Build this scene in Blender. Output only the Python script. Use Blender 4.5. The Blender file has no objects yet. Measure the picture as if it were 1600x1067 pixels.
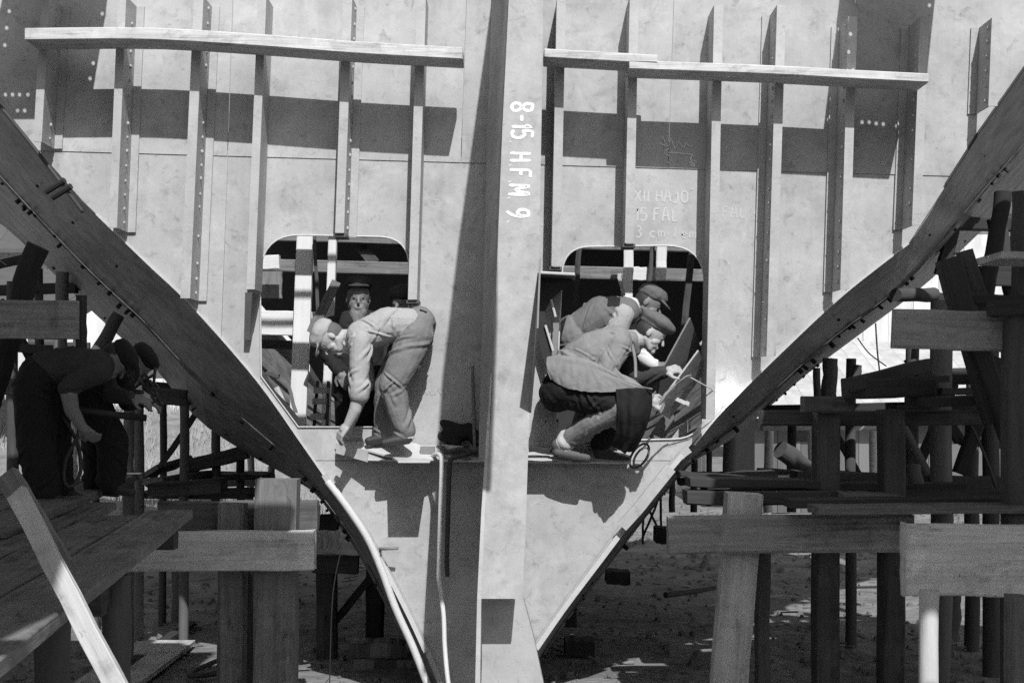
import bpy, bmesh, math, random
import numpy as np
from mathutils import Vector, Matrix, noise

random.seed(7)
SC = bpy.context.scene
COL = SC.collection

# ---------------------------------------------------------------- camera
F, CX, HY, CAMZ = 2222.2, 800.0, 620.0, 2.2
cam_d = bpy.data.cameras.new('camera')
cam_d.lens = 50.0
cam_d.sensor_width = 36.0
cam_d.shift_y = (HY - 533.5) / 1600.0
cam_d.clip_end = 2000
cam_o = bpy.data.objects.new('camera', cam_d)
COL.objects.link(cam_o)
cam_o.location = (0, 0, CAMZ)
cam_o.rotation_euler = (math.radians(90), 0, 0)
SC.camera = cam_o

# ---------------------------------------------------------------- sky and sun
TAN_AZ = 0.21                                   # sun comes slightly from the right, behind the camera
to_sun = Vector((TAN_AZ, -1.0, 1.0)).normalized()
world = bpy.data.worlds.new('World')
SC.world = world
world.use_nodes = True
wt = world.node_tree
for n in list(wt.nodes):
    wt.nodes.remove(n)
sky = wt.nodes.new('ShaderNodeTexSky')
sky.sky_type = 'NISHITA'
sky.sun_disc = False
sky.sun_elevation = math.asin(to_sun.z)
sky.sun_rotation = math.atan2(to_sun.x, to_sun.y)
sky.dust_density = 2.0
bw = wt.nodes.new('ShaderNodeRGBToBW')          # black-and-white film: the sky without its colour
bg = wt.nodes.new('ShaderNodeBackground')
bg.inputs['Strength'].default_value = 0.125
wo = wt.nodes.new('ShaderNodeOutputWorld')
wt.links.new(sky.outputs[0], bw.inputs[0])
wt.links.new(bw.outputs[0], bg.inputs['Color'])
wt.links.new(bg.outputs[0], wo.inputs['Surface'])

sun_d = bpy.data.lights.new('sun', 'SUN')
sun_d.energy = 4.8
sun_d.angle = math.radians(0.5)
sun_d.color = (1, 1, 1)
sun_o = bpy.data.objects.new('sun', sun_d)
COL.objects.link(sun_o)
sun_o.rotation_euler = to_sun.to_track_quat('Z', 'Y').to_euler()
sun_o.location = (3, -10, 14)

SC.view_settings.view_transform = 'Standard'
SC.view_settings.look = 'None'
SC.view_settings.gamma = 1.0
SC.view_settings.use_curve_mapping = False
SC.view_settings.exposure = -0.08
SC.cycles.max_bounces = 6
SC.cycles.diffuse_bounces = 3

# ---------------------------------------------------------------- helpers
def P(px, py, d):
    """point of the place that is seen at photo position (px, py), d metres in front of the camera"""
    return Vector(((px - CX) / F * d, d, CAMZ + (HY - py) / F * d))

def tag(o, label, cat, group=None):
    o['label'] = label
    o['category'] = cat
    if group:
        o['group'] = group
    return o

def link(name, me, mat=None, parent=None, M=None):
    o = bpy.data.objects.new(name, me)
    COL.objects.link(o)
    if mat is not None and me is not None and len(me.materials) == 0:
        me.materials.append(mat)
    if M is not None:
        o.matrix_basis = M
    if parent is not None:
        o.parent = parent
        o.matrix_parent_inverse = WORLD[parent.name].inverted()
    WORLD[o.name] = M.copy() if M is not None else Matrix()
    return o
WORLD = {}

def thing(name, label, cat, loc=(0, 0, 0), group=None):
    o = bpy.data.objects.new(name, None)
    COL.objects.link(o)
    o.empty_display_size = 0.2
    o.location = loc
    WORLD[o.name] = Matrix.Translation(Vector(loc))
    return tag(o, label, cat, group)

def mesh(name, verts, faces, smooth=False):
    me = bpy.data.meshes.new(name)
    me.from_pydata([tuple(v) for v in verts], [], faces)
    me.validate()
    bm = bmesh.new(); bm.from_mesh(me)
    bmesh.ops.recalc_face_normals(bm, faces=bm.faces)
    bm.to_mesh(me); bm.free()
    if smooth:
        me.polygons.foreach_set('use_smooth', [True] * len(me.polygons))
    me.update()
    return me

class MB:
    def __init__(s): s.v, s.f = [], []
    def add(s, v, f):
        n = len(s.v); s.v += [Vector(x) for x in v]; s.f += [tuple(i + n for i in q) for q in f]; return s
    def box(s, c, size, M=None):
        c = Vector(c); a = Vector(size) / 2
        vs = [Vector((x * a.x, y * a.y, z * a.z)) for x in (-1, 1) for y in (-1, 1) for z in (-1, 1)]
        if M is not None: vs = [M @ v for v in vs]
        return s.add([c + v for v in vs], [(0,1,3,2),(4,6,7,5),(0,4,5,1),(2,3,7,6),(0,2,6,4),(1,5,7,3)])
    def prism(s, front, back):
        n = len(front)
        f = [tuple(range(n)), tuple(range(2 * n - 1, n - 1, -1))]
        f += [(i, i + n, (i + 1) % n + n, (i + 1) % n) for i in range(n)]
        return s.add(list(front) + list(back), f)
    def tube(s, pts, r, sides=10, cap=True):
        pts = [Vector(p) for p in pts]; n = len(pts)
        rs = r if isinstance(r, (list, tuple)) else [r] * n
        vs, fs, prev = [], [], None
        for i, p in enumerate(pts):
            t = (pts[min(i + 1, n - 1)] - pts[max(i - 1, 0)]).normalized()
            if prev is None:
                a = t.orthogonal().normalized()
            else:
                a = (prev - t * prev.dot(t)).normalized()
            prev = a; b = t.cross(a)
            for k in range(sides):
                q = 2 * math.pi * k / sides
                vs.append(p + (a * math.cos(q) + b * math.sin(q)) * rs[i])
        for i in range(n - 1):
            for k in range(sides):
                k2 = (k + 1) % sides
                fs.append((i * sides + k, i * sides + k2, (i + 1) * sides + k2, (i + 1) * sides + k))
        if cap:
            fs.append(tuple(range(sides - 1, -1, -1))); fs.append(tuple((n - 1) * sides + k for k in range(sides)))
        return s.add(vs, fs)
    def dome(s, c, r, nrm=(0, -1, 0), sides=6):
        nrm = Vector(nrm).normalized(); a = nrm.orthogonal().normalized(); b = nrm.cross(a); c = Vector(c)
        vs = []
        for (h, k) in ((0, 1), (.55, .8)):
            for i in range(sides):
                q = 2 * math.pi * i / sides
                vs.append(c + nrm * (h * r) + (a * math.cos(q) + b * math.sin(q)) * (r * k))
        vs.append(c + nrm * r * .85)
        fs = [(i, (i + 1) % sides, sides + (i + 1) % sides, sides + i) for i in range(sides)]
        fs += [(sides + i, sides + (i + 1) % sides, 2 * sides) for i in range(sides)]
        return s.add(vs, fs)
    def build(s, name, mat, parent=None, smooth=False):
        return link(name, mesh(name, s.v, s.f, smooth), mat, parent)

def spline(pts, n):
    """Catmull-Rom through points, n samples"""
    pts = [Vector(p) for p in pts]
    out, m = [], len(pts) - 1
    for i in range(n):
        t = i / (n - 1) * m; k = min(int(t), m - 1); u = t - k
        p0, p1, p2, p3 = pts[max(k - 1, 0)], pts[k], pts[k + 1], pts[min(k + 2, m)]
        out.append(0.5 * ((2 * p1) + (p2 - p0) * u + (2 * p0 - 5 * p1 + 4 * p2 - p3) * u * u + (3 * p1 - p0 - 3 * p2 + p3) * u ** 3))
    return out

def resample(pts, n):
    pts = [Vector(p) for p in pts]
    L = [0]
    for a, b in zip(pts, pts[1:]): L.append(L[-1] + (b - a).length)
    out = []
    for i in range(n):
        t = L[-1] * i / (n - 1); k = 0
        while k < len(L) - 2 and L[k + 1] < t: k += 1
        u = (t - L[k]) / max(L[k + 1] - L[k], 1e-9)
        out.append(pts[k].lerp(pts[k + 1], u))
    return out

# ---------------------------------------------------------------- materials (a black-and-white photograph: all greys)
MATS = {}
def mat(name, base, rough=0.8, var=0.15, scale=6.0, stretch=(1, 1, 1), bump=0.15, bscale=40.0, metal=0.0, obj_rand=0.0, streak=0.0, spots=0.0, emit=None, bdist=0.01, rot=(0, 0, 0), grime=0.0):
    m = bpy.data.materials.new(name); m.use_nodes = True
    nt = m.node_tree; N, L = nt.nodes, nt.links
    b = N['Principled BSDF']
    b.inputs['Roughness'].default_value = rough
    b.inputs['Metallic'].default_value = metal
    b.inputs['Specular IOR Level'].default_value = 0.3
    tc = N.new('ShaderNodeTexCoord'); mp = N.new('ShaderNodeMapping')
    mp.inputs['Scale'].default_value = stretch
    mp.inputs['Rotation'].default_value = rot
    L.new(tc.outputs['Object'], mp.inputs['Vector'])
    oi = N.new('ShaderNodeObjectInfo')
    off = N.new('ShaderNodeVectorMath'); off.operation = 'SCALE'
    comb = N.new('ShaderNodeCombineXYZ')
    for i in range(3): L.new(oi.outputs['Random'], comb.inputs[i])
    L.new(comb.outputs[0], off.inputs[0]); off.inputs['Scale'].default_value = 37.0
    L.new(off.outputs[0], mp.inputs['Location'])
    n1 = N.new('ShaderNodeTexNoise'); n1.inputs['Scale'].default_value = scale; n1.inputs['Detail'].default_value = 8; n1.inputs['Roughness'].default_value = 0.65
    L.new(mp.outputs[0], n1.inputs['Vector'])
    val = n1.outputs['Fac']
    def math_(op, a, bb):
        q = N.new('ShaderNodeMath'); q.operation = op
        for i, x in enumerate((a, bb)):
            if isinstance(x, (int, float)): q.inputs[i].default_value = x
            else: L.new(x, q.inputs[i])
        return q.outputs[0]
    v = math_('MULTIPLY', math_('SUBTRACT', val, 0.5), 2 * var * 2)
    if streak:
        mp2 = N.new('ShaderNodeMapping'); mp2.inputs['Scale'].default_value = (14, 14, 0.7)
        L.new(tc.outputs['Object'], mp2.inputs['Vector'])
        n2 = N.new('ShaderNodeTexNoise'); n2.inputs['Scale'].default_value = 1.5; n2.inputs['Detail'].default_value = 6
        L.new(mp2.outputs[0], n2.inputs['Vector'])
        v = math_('ADD', v, math_('MULTIPLY', math_('SUBTRACT', n2.outputs['Fac'], 0.5), 4 * streak))
    if spots:
        n3 = N.new('ShaderNodeTexNoise'); n3.inputs['Scale'].default_value = 1.7; n3.inputs['Detail'].default_value = 5; n3.inputs['Roughness'].default_value = 0.7
        L.new(tc.outputs['Object'], n3.inputs['Vector'])
        r3 = N.new('ShaderNodeMapRange'); r3.inputs[1].default_value = 0.52; r3.inputs[2].default_value = 0.72
        L.new(n3.outputs['Fac'], r3.inputs[0])
        v = math_('SUBTRACT', v, math_('MULTIPLY', r3.outputs[0], spots))
    if grime:
        mp5 = N.new('ShaderNodeMapping'); mp5.inputs['Scale'].default_value = (0.7, 24, 24) if stretch[0] < 1 else (22, 22, 0.8)
        L.new(tc.outputs['Object'], mp5.inputs['Vector'])
        mpk = N.new('ShaderNodeMapping'); mpk.inputs['Scale'].default_value = (2.2, 9, 9) if stretch[0] < 1 else (11, 11, 11)
        L.new(mp.outputs[0] if stretch == (1, 1, 1) else tc.outputs['Object'], mpk.inputs['Vector'])
        for (vec, sc_, lo_r, hi_r, amp) in ((mp5.outputs[0], 1.0, .54, .70, grime if stretch[0] < 1 else grime * .25), (mpk.outputs[0], 1.0, .57, .66, grime * 1.1), (tc.outputs['Object'], 45.0, .63, .69, grime * 1.5), (tc.outputs['Object'], 2.6, .53, .64, -grime * .6), (tc.outputs['Object'], 5.5, .54, .68, grime * .8)):
            n5 = N.new('ShaderNodeTexNoise'); n5.inputs['Scale'].default_value = sc_; n5.inputs['Detail'].default_value = 7; n5.inputs['Roughness'].default_value = 0.7; n5.inputs['Distortion'].default_value = 0.6
            L.new(vec, n5.inputs['Vector'])
            r5 = N.new('ShaderNodeMapRange'); r5.inputs[1].default_value = lo_r; r5.inputs[2].default_value = hi_r
            L.new(n5.outputs['Fac'], r5.inputs[0])
            v = math_('SUBTRACT', v, math_('MULTIPLY', r5.outputs[0], amp))
    if obj_rand:
        v = math_('ADD', v, math_('MULTIPLY', math_('SUBTRACT', oi.outputs['Random'], 0.5), 2 * obj_rand))
    v = math_('MULTIPLY', math_('ADD', v, 1.0), base)
    v = math_('MAXIMUM', v, base * 0.2)
    cb = N.new('ShaderNodeCombineColor')
    for i in range(3): L.new(v, cb.inputs[i])
    L.new(cb.outputs[0], b.inputs['Base Color'])
    if bump:
        n4 = N.new('ShaderNodeTexNoise'); n4.inputs['Scale'].default_value = bscale; n4.inputs['Detail'].default_value = 6
        L.new(mp.outputs[0], n4.inputs['Vector'])
        bp = N.new('ShaderNodeBump'); bp.inputs['Strength'].default_value = bump; bp.inputs['Distance'].default_value = bdist
        L.new(n4.outputs['Fac'], bp.inputs['Height']); L.new(bp.outputs[0], b.inputs['Normal'])
    if emit:
        b.inputs['Emission Color'].default_value = (1, 1, 1, 1); b.inputs['Emission Strength'].default_value = emit
    MATS[name] = m
    return m

WS = (0.35, 6, 6)                                # wood grain runs along local X
M_PLATE = mat('primed steel plate', 0.43, 0.62, 0.15, 4.0, bump=0.2, bscale=18, streak=0.025, spots=0.22, grime=.22, obj_rand=0.05)
M_STIFF = mat('primed steel section', 0.42, 0.6, 0.12, 5.0, bump=0.2, streak=0.03, grime=.16)
M_FACE = mat('girder face steel', 0.33, 0.6, 0.2, 7.0, bump=0.2, streak=0.03, spots=0.18, grime=.18)
M_GREY = mat('grey steel', 0.22, 0.55, 0.14, 7.0, bump=0.12)
M_DARK = mat('dark steel', 0.10, 0.55, 0.25, 5.0, bump=0.2, spots=0.2)
M_SHELLL = mat('shell plating left', 0.20, 0.45, 0.6, 2.6, (0.35, 3, 3), 0.35, 3.0, metal=.25, spots=0.35, bdist=0.03, rot=(0, math.radians(-43), 0))
M_SHELLR = mat('shell plating right', 0.20, 0.45, 0.6, 2.6, (0.35, 3, 3), 0.35, 3.0, metal=.25, spots=0.35, bdist=0.03, rot=(0, math.radians(40), 0))
M_BLACK = mat('black iron', 0.03, 0.6, 0.2, 8.0)
M_BRIGHT = mat('bare ground steel edge', 0.55, 0.4, 0.08, 20.0)
M_PAINT = mat('white paint lettering', 0.72, 0.8, 0.12, 30.0, grime=.15)
M_CHALK = mat('chalk', 0.53, 0.9, 0.10, 60.0)
M_CHALKD = mat('chalk thin', 0.485, 0.9, 0.10, 60.0)
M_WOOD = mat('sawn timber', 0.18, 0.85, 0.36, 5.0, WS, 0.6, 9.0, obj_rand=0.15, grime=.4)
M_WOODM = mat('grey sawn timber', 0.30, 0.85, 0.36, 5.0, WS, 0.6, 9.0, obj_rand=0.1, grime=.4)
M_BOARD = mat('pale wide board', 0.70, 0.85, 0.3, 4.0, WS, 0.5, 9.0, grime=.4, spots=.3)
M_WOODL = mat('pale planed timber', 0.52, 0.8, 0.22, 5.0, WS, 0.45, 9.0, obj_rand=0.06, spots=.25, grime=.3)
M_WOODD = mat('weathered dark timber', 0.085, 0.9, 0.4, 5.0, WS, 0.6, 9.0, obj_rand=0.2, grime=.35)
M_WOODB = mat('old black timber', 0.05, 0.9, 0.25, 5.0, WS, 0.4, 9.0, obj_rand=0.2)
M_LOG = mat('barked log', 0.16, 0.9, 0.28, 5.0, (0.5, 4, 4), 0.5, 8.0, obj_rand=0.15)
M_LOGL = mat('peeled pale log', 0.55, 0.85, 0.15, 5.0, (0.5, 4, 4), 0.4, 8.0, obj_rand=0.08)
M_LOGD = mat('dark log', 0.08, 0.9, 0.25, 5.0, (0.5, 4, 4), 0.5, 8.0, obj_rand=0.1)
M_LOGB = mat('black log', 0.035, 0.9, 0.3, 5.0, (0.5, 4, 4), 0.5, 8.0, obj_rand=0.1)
M_HOSEL = mat('pale rubber hose', 0.60, 0.6, 0.06, 20.0)
M_HOSED = mat('dark rubber hose', 0.06, 0.6, 0.1, 20.0)
M_SKIN = mat('skin', 0.40, 0.55, 0.06, 30.0, bump=0.05, bscale=120)
M_SKINL = mat('skin pale', 0.60, 0.55, 0.06, 30.0, bump=0.05, bscale=120)
M_SKIND = mat('skin dark', 0.20, 0.6, 0.12, 30.0, bump=0.05, bscale=120)  # darker skin tone
M_HAIR = mat('hair', 0.04, 0.6, 0.2, 80.0, bump=0.4, bscale=150)
M_SHIRT = mat('pale work shirt', 0.36, 0.9, 0.08, 18.0, bump=0.45, bscale=26, bdist=.012)
M_WHITE = mat('white cloth', 0.62, 0.9, 0.06, 18.0, bump=0.45, bscale=26, bdist=.012)
M_TROUS = mat('faded work trousers', 0.19, 0.9, 0.2, 14.0, bump=0.5, bscale=26, bdist=.012)
M_SMOCK = mat('grey work smock', 0.23, 0.9, 0.15, 14.0, bump=0.5, bscale=26, bdist=.012)
M_VEST = mat('grey waistcoat', 0.15, 0.9, 0.10, 14.0, bump=0.5, bscale=26, bdist=.012)
M_JACK = mat('dark jacket', 0.05, 0.9, 0.15, 14.0, bump=0.5, bscale=26, bdist=.012)
M_BLACKC = mat('black cloth', 0.018, 0.9, 0.2, 14.0, bump=0.5, bscale=26, bdist=.012)
M_SHOE = mat('dusty shoe', 0.11, 0.7, 0.15, 25.0)
M_SHOED = mat('dark shoe', 0.05, 0.6, 0.15, 25.0)
M_CAP = mat('cap cloth', 0.13, 0.9, 0.12, 30.0, bump=0.3, bscale=90)
M_EARTH = mat('trodden earth', 0.23, 0.95, 0.5, 1.6, bump=1.0, bscale=7, spots=0.4, bdist=0.06)
M_CLOD = mat('clods and stones', 0.16, 0.95, 0.3, 3.0, bump=0.5, bscale=20, obj_rand=0.2)
M_GRASS = mat('dry grass', 0.30, 0.95, 0.3, 2.0, bump=0.5)
M_INNER = mat('bright inner timber', 0.72, 0.85, 0.1, 5.0, WS, 0.25, 9.0, obj_rand=0.08)  # timber colour brightened to stand for sunlight inside the hull
M_ARC = mat('welding arc', 0.9, 0.5, emit=30.0, bump=0)

# ---------------------------------------------------------------- timber, logs, plates
def timber(name, a, b, w, t, m=None, parent=None, up=None, warp=0.004, seg=6, nlong=None):
    """sawn baulk from a to b; w = height across, t = thickness in depth; grain along local X"""
    a, b = Vector(a), Vector(b); L = (b - a).length
    ex = (b - a).normalized()
    y = Vector((0, 1, 0)) if up is None else Vector(up)
    y = (y - ex * y.dot(ex)).normalized()
    ez = ex.cross(y)
    M = Matrix((ex, y, ez)).transposed().to_4x4(); M.translation = (a + b) / 2
    c = min(w, t) * 0.07
    prof = [(-t/2, -w/2 + c), (-t/2 + c, -w/2), (t/2 - c, -w/2), (t/2, -w/2 + c), (t/2, w/2 - c), (t/2 - c, w/2), (-t/2 + c, w/2), (-t/2, w/2 - c)]
    vs, fs = [], []
    for i in range(seg + 1):
        x = -L/2 + L * i / seg
        oy, oz = random.uniform(-warp, warp), random.uniform(-warp, warp)
        cc = c * random.uniform(.5, 2.6)
        prof = [(-t/2, -w/2 + cc), (-t/2 + c, -w/2), (t/2 - c, -w/2), (t/2, -w/2 + c), (t/2, w/2 - c), (t/2 - c, w/2), (-t/2 + cc, w/2), (-t/2, w/2 - cc)]
        for (py, pz) in prof:
            vs.append(Vector((x + (random.uniform(-.004, .004) if i in (0, seg) else 0), py + oy, pz + oz + random.uniform(-.0015, .0015))))
    for i in range(seg):
        for k in range(8):
            k2 = (k + 1) % 8
            fs.append((i*8+k, i*8+k2, (i+1)*8+k2, (i+1)*8+k))
    fs.append(tuple(range(8))); fs.append(tuple(seg*8+k for k in range(8)))
    return link(name, mesh(name, vs, fs), m or M_WOOD, parent, M)

def tpx(name, x0, y0, d0, x1, y1, d1, wpx, t, m=None, parent=None, warp=0.004):
    dm = (d0 + d1) / 2
    return timber(name, P(x0, y0, d0), P(x1, y1, d1), wpx * dm / F, t, m, parent, warp=warp)

def log(name, a, b, r0, r1, m=None, parent=None, sides=12, seg=9):
    a, b = Vector(a), Vector(b); L = (b - a).length
    ex = (b - a).normalized(); y = ex.orthogonal().normalized(); ez = ex.cross(y)
    M = Matrix((ex, y, ez)).transposed().to_4x4(); M.translation = (a + b) / 2
    mb = MB(); ph = random.random() * 50
    pts = []; rs = []
    for i in range(seg + 1):
        u = i / seg
        pts.append(Vector((-L/2 + L*u, (noise.noise(Vector((u*3, ph, 0))))*r0*.35, (noise.noise(Vector((u*3, ph, 9))))*r0*.35)))
        rs.append((r0 + (r1 - r0) * u) * (1 + .07 * noise.noise(Vector((u*7, ph, 3)))))
    mb.tube(pts, rs, sides, False)
    nb = len(mb.v)
    ends = [mb.v[k].copy() for k in range(sides)], [mb.v[nb - sides + k].copy() for k in range(sides)]
    mb.add(ends[0], [tuple(range(sides - 1, -1, -1))]); mb.add(ends[1], [tuple(range(sides))])
    for v in mb.v:
        k = 1 + .06 * noise.noise(Vector((v.x*4, v.y*14 + ph, v.z*14)))
        v.y *= k; v.z *= k
    me = mesh(name, mb.v, mb.f, True)
    for p in me.polygons:
        if len(p.vertices) > 4: p.use_smooth = False
    return link(name, me, m or M_LOG, parent, M)

def lpx(name, x0, y0, d0, x1, y1, d1, w0, w1, m=None, parent=None):
    return log(name, P(x0, y0, d0), P(x1, y1, d1), w0 * d0 / F / 2, w1 * d1 / F / 2, m, parent)

def flat_plate(name, outer, holes, Y, th, m, parent=None, d=None):
    """steel plate standing across the view: outline and holes given as photo positions on the plane Y; th behind Y"""
    d = d or Y
    cu = bpy.data.curves.new('tmp', 'CURVE'); cu.dimensions = '2D'; cu.fill_mode = 'BOTH'; cu.extrude = th / 2
    for loop in [outer] + list(holes):
        sp = cu.splines.new('POLY'); sp.points.add(len(loop) - 1); sp.use_cyclic_u = True
        for i, q in enumerate(loop):
            w = P(q[0], q[1], d) if not isinstance(q, Vector) else q
            sp.points[i].co = (w.x, w.z, 0, 1)
    o = bpy.data.objects.new('tmp', cu); COL.objects.link(o)
    dg = bpy.context.evaluated_depsgraph_get()
    me = bpy.data.meshes.new_from_object(o.evaluated_get(dg))
    bpy.data.objects.remove(o); bpy.data.curves.remove(cu)
    me.name = name
    for v in me.vertices:
        x, y, z = v.co
        v.co = (x, Y + th / 2 - z, y)
    me.materials.clear()
    bm = bmesh.new(); bm.from_mesh(me)
    bmesh.ops.remove_doubles(bm, verts=bm.verts, dist=1e-5)
    bmesh.ops.recalc_face_normals(bm, faces=bm.faces); bm.to_mesh(me); bm.free()
    return link(name, me, m, parent)

def rounded(pts, rad, n=8):
    """rounded polygon in photo positions; rad per corner"""
    out = []; m = len(pts)
    for i, p in enumerate(pts):
        p = Vector(p); a = Vector(pts[i - 1]); b = Vector(pts[(i + 1) % m]); r = rad[i]
        if r <= 0: out.append((p.x, p.y)); continue
        pa = p + (a - p).normalized() * r; pb = p + (b - p).normalized() * r
        for k in range(n + 1):
            t = k / n
            q = pa * (1 - t) ** 2 + p * (2 * t * (1 - t)) * 1.0 + pb * t * t
            # pull the quadratic towards a circle
            out.append((q.x, q.y))
    return out

GLYPH = {
 '8': [[(.5,.5),(.15,.68),(.22,.95),(.5,1.0),(.8,.93),(.82,.68),(.5,.5),(.12,.3),(.15,.06),(.5,0),(.86,.07),(.88,.3),(.5,.5)]],
 '-': [[(.15,.48),(.85,.5)]], '1': [[(.1,.68),(.5,.98),(.46,0)]], '5': [[(.85,.98),(.22,1.0),(.18,.55),(.55,.62),(.86,.42),(.8,.12),(.45,0),(.1,.1)]],
 '.': [[(.3,.03),(.42,.04)]], 'H': [[(.12,1),(.1,0)],[(.88,1),(.9,0)],[(.12,.5),(.88,.52)]], 'F': [[(.15,1),(.12,0)],[(.15,.98),(.85,1)],[(.14,.53),(.7,.54)]],
 'M': [[(.05,0),(.12,1),(.5,.35),(.9,1),(.96,0)]], '9': [[(.85,.75),(.6,.5),(.25,.55),(.14,.8),(.4,1),(.75,.97),(.86,.7),(.72,.25),(.3,-.04)]],
 'X': [[(.05,1),(.95,0)],[(.92,1),(.08,0)]], 'I': [[(.4,1),(.4,0)]], 'A': [[(0,0),(.3,.95),(.6,1),(.9,.02)],[(.15,.42),(.82,.44)]], 'J': [[(.7,1),(.7,.2),(.45,0),(.12,.14)]],
 'O': [[(.5,1),(.14,.8),(.1,.25),(.5,0),(.88,.22),(.86,.8),(.5,1)]], 'L': [[(.15,1),(.12,.02),(.85,.05)]], '3': [[(.15,.95),(.6,1),(.8,.75),(.45,.52),(.85,.3),(.6,.02),(.1,.05)]],
 'c': [[(.8,.45),(.4,.55),(.15,.3),(.4,.02),(.85,.1)]], 'm': [[(.05,0),(.08,.5),(.3,.55),(.45,.4),(.45,0)],[(.45,.4),(.7,.55),(.9,.4),(.92,0)]], 'l': [[(.3,1),(.45,.6),(.3,.05),(.6,.05)]],
 'e': [[(.1,.3),(.8,.32),(.5,.55),(.15,.3),(.4,0),(.85,.1)]], '4': [[(.6,1),(.1,.35),(.9,.37)],[(.62,.6),(.6,0)]], '/': [[(.1,0),(.7,1)]], "'": [[(.2,1.1),(.5,1.3)]]}
def strokes(name, s, o, ex, ez, h, w, adv, bw, m, parent, lift=.001, seed=1, split=False):
    """hand-brushed lettering: every stroke a thin flat ribbon; w = letter width, adv = step, bw = brush width"""
    rnd = random.Random(seed); ex, ez = Vector(ex).normalized(), Vector(ez).normalized(); n = ex.cross(ez); o = Vector(o)
    mb = MB(); x = 0.0; k = 0
    for ch in s:
        if ch == ' ': x += adv * .6; continue
        ww = w * (.55 if ch in '1I.' else 1.0); sk = rnd.uniform(-.04, .04); dz = rnd.uniform(-.04, .04) * h
        for st in GLYPH[ch]:
            pts = [o + ex * (x + (px + sk * py + rnd.uniform(-.03, .03)) * ww) + ez * (py * h + dz + rnd.uniform(-.02, .02) * h) for px, py in st]
            q = spline(pts, max(4, len(pts) * 5)) if ch in '8593JOcmleX' or len(pts) > 3 else [pts[0].lerp(pts[-1], i / 7) for i in range(8)] if len(pts) == 2 else resample(pts, 16)
            L_, R_ = [], []
            for i, p in enumerate(q):
                t = (q[min(i + 1, len(q) - 1)] - q[max(i - 1, 0)]).normalized(); sd = n.cross(t)
                e = .62 if i in (0, len(q) - 1) else 1.0
                b_ = bw * .5 * e * (1 + .28 * noise.noise(Vector((i * .5, k * 3.1, seed))))
                z = n * (lift + .00015 * k)
                L_.append(p + sd * (b_ * rnd.uniform(.9, 1.1)) + z); R_.append(p - sd * (b_ * rnd.uniform(.9, 1.1)) + z)
            c = len(q); mb.add(L_ + R_, [(i, i + 1, c + i + 1, c + i) for i in range(c - 1)]); k += 1
        x += adv * (.45 if ch in "1I.'" else 1.0)
        if split:
            mb.build(name, m, parent); mb = MB()
    if split: return None
    o_ = mb.build(name, m, parent); o_['kind'] = 'stuff'
    return o_

# ================================================================ SETTING
def ground():
    # one sheet to the horizon, fine near the ship, with a bank rising on the left behind the staging
    xs = sorted(set([-400, -200, -100, -60, -40] + [round(-30 + i * .5, 2) for i in range(121)] + [40, 60, 100, 200, 400]))
    ys = sorted(set([-200, -60, -20, -8] + [round(-4 + i * .4, 2) for i in range(120)] + [50, 60, 80, 120, 200, 400, 800]))
    vs, fs = [], []
    for y in ys:
        for x in xs:
            z = 0.0
            if abs(x) < 35 and -6 < y < 60:
                z += 0.05 * noise.noise(Vector((x * .7, y * .7, 0))) + 0.025 * noise.noise(Vector((x * 2.3, y * 2.3, 4)))
            if x < 2 and y > 17:
                k = min(1, (y - 17) / 10) * min(1, max(0, (-x - 1.5) / 3.0))
                z += k * (1.95 + .45 * noise.noise(Vector((x * .25, y * .25, 2))))
            vs.append((x, y, z))
    n = len(xs)
    for j in range(len(ys) - 1):
        for i in range(n - 1):
            fs.append((j*n+i, j*n+i+1, (j+1)*n+i+1, (j+1)*n+i))
    o = link('ground', mesh('ground', vs, fs, True), M_EARTH)
    o['kind'] = 'structure'
    return o
ground()

def scatter_clods():
    mb = MB(); rnd = random.Random(3)
    for i in range(5200):
        y = rnd.uniform(8.5, 30); x = rnd.uniform(-.42, .42) * y * 1.05
        r = rnd.choice((.008, .010, .014, .02, .034)) * rnd.uniform(.7, 1.5) * (1 if y < 18 else 1.7)
        q = rnd.uniform(0, 3)
        v = [Vector((math.cos(q + k * 1.257) * r * rnd.uniform(.7, 1.3), math.sin(q + k * 1.257) * r * rnd.uniform(.7, 1.3), -r * .3)) for k in range(5)]
        v2 = [Vector((p.x * .6, p.y * .6, r * rnd.uniform(.4, .8))) for p in v]
        c = Vector((x, y, .01 + 0.05 * noise.noise(Vector((x * .7, y * .7, 0)))))
        mb.add([c + p for p in v + v2], [(k, (k+1) % 5, 5 + (k+1) % 5, 5 + k) for k in range(5)] + [(5,6,7,8,9)])
    for i in range(500):                       # wood chips and offcuts
        y = rnd.uniform(9, 26); x = rnd.uniform(-.42, .42) * y
        a = rnd.uniform(0, 3.1); l = rnd.uniform(.05, .22); w = rnd.uniform(.012, .05)
        M = Matrix.Rotation(a, 3, 'Z') @ Matrix.Rotation(rnd.uniform(-.25, .25), 3, 'Y')
        mb.box((x, y, .045 + 0.05 * noise.noise(Vector((x * .7, y * .7, 0)))), (l, w, .012), M)
    o = mb.build('clods_and_chips', M_CLOD)
    tag(o, 'clods, stones and wood chips strewn over the trodden earth', 'rubble'); o['kind'] = 'stuff'
scatter_clods()

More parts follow.
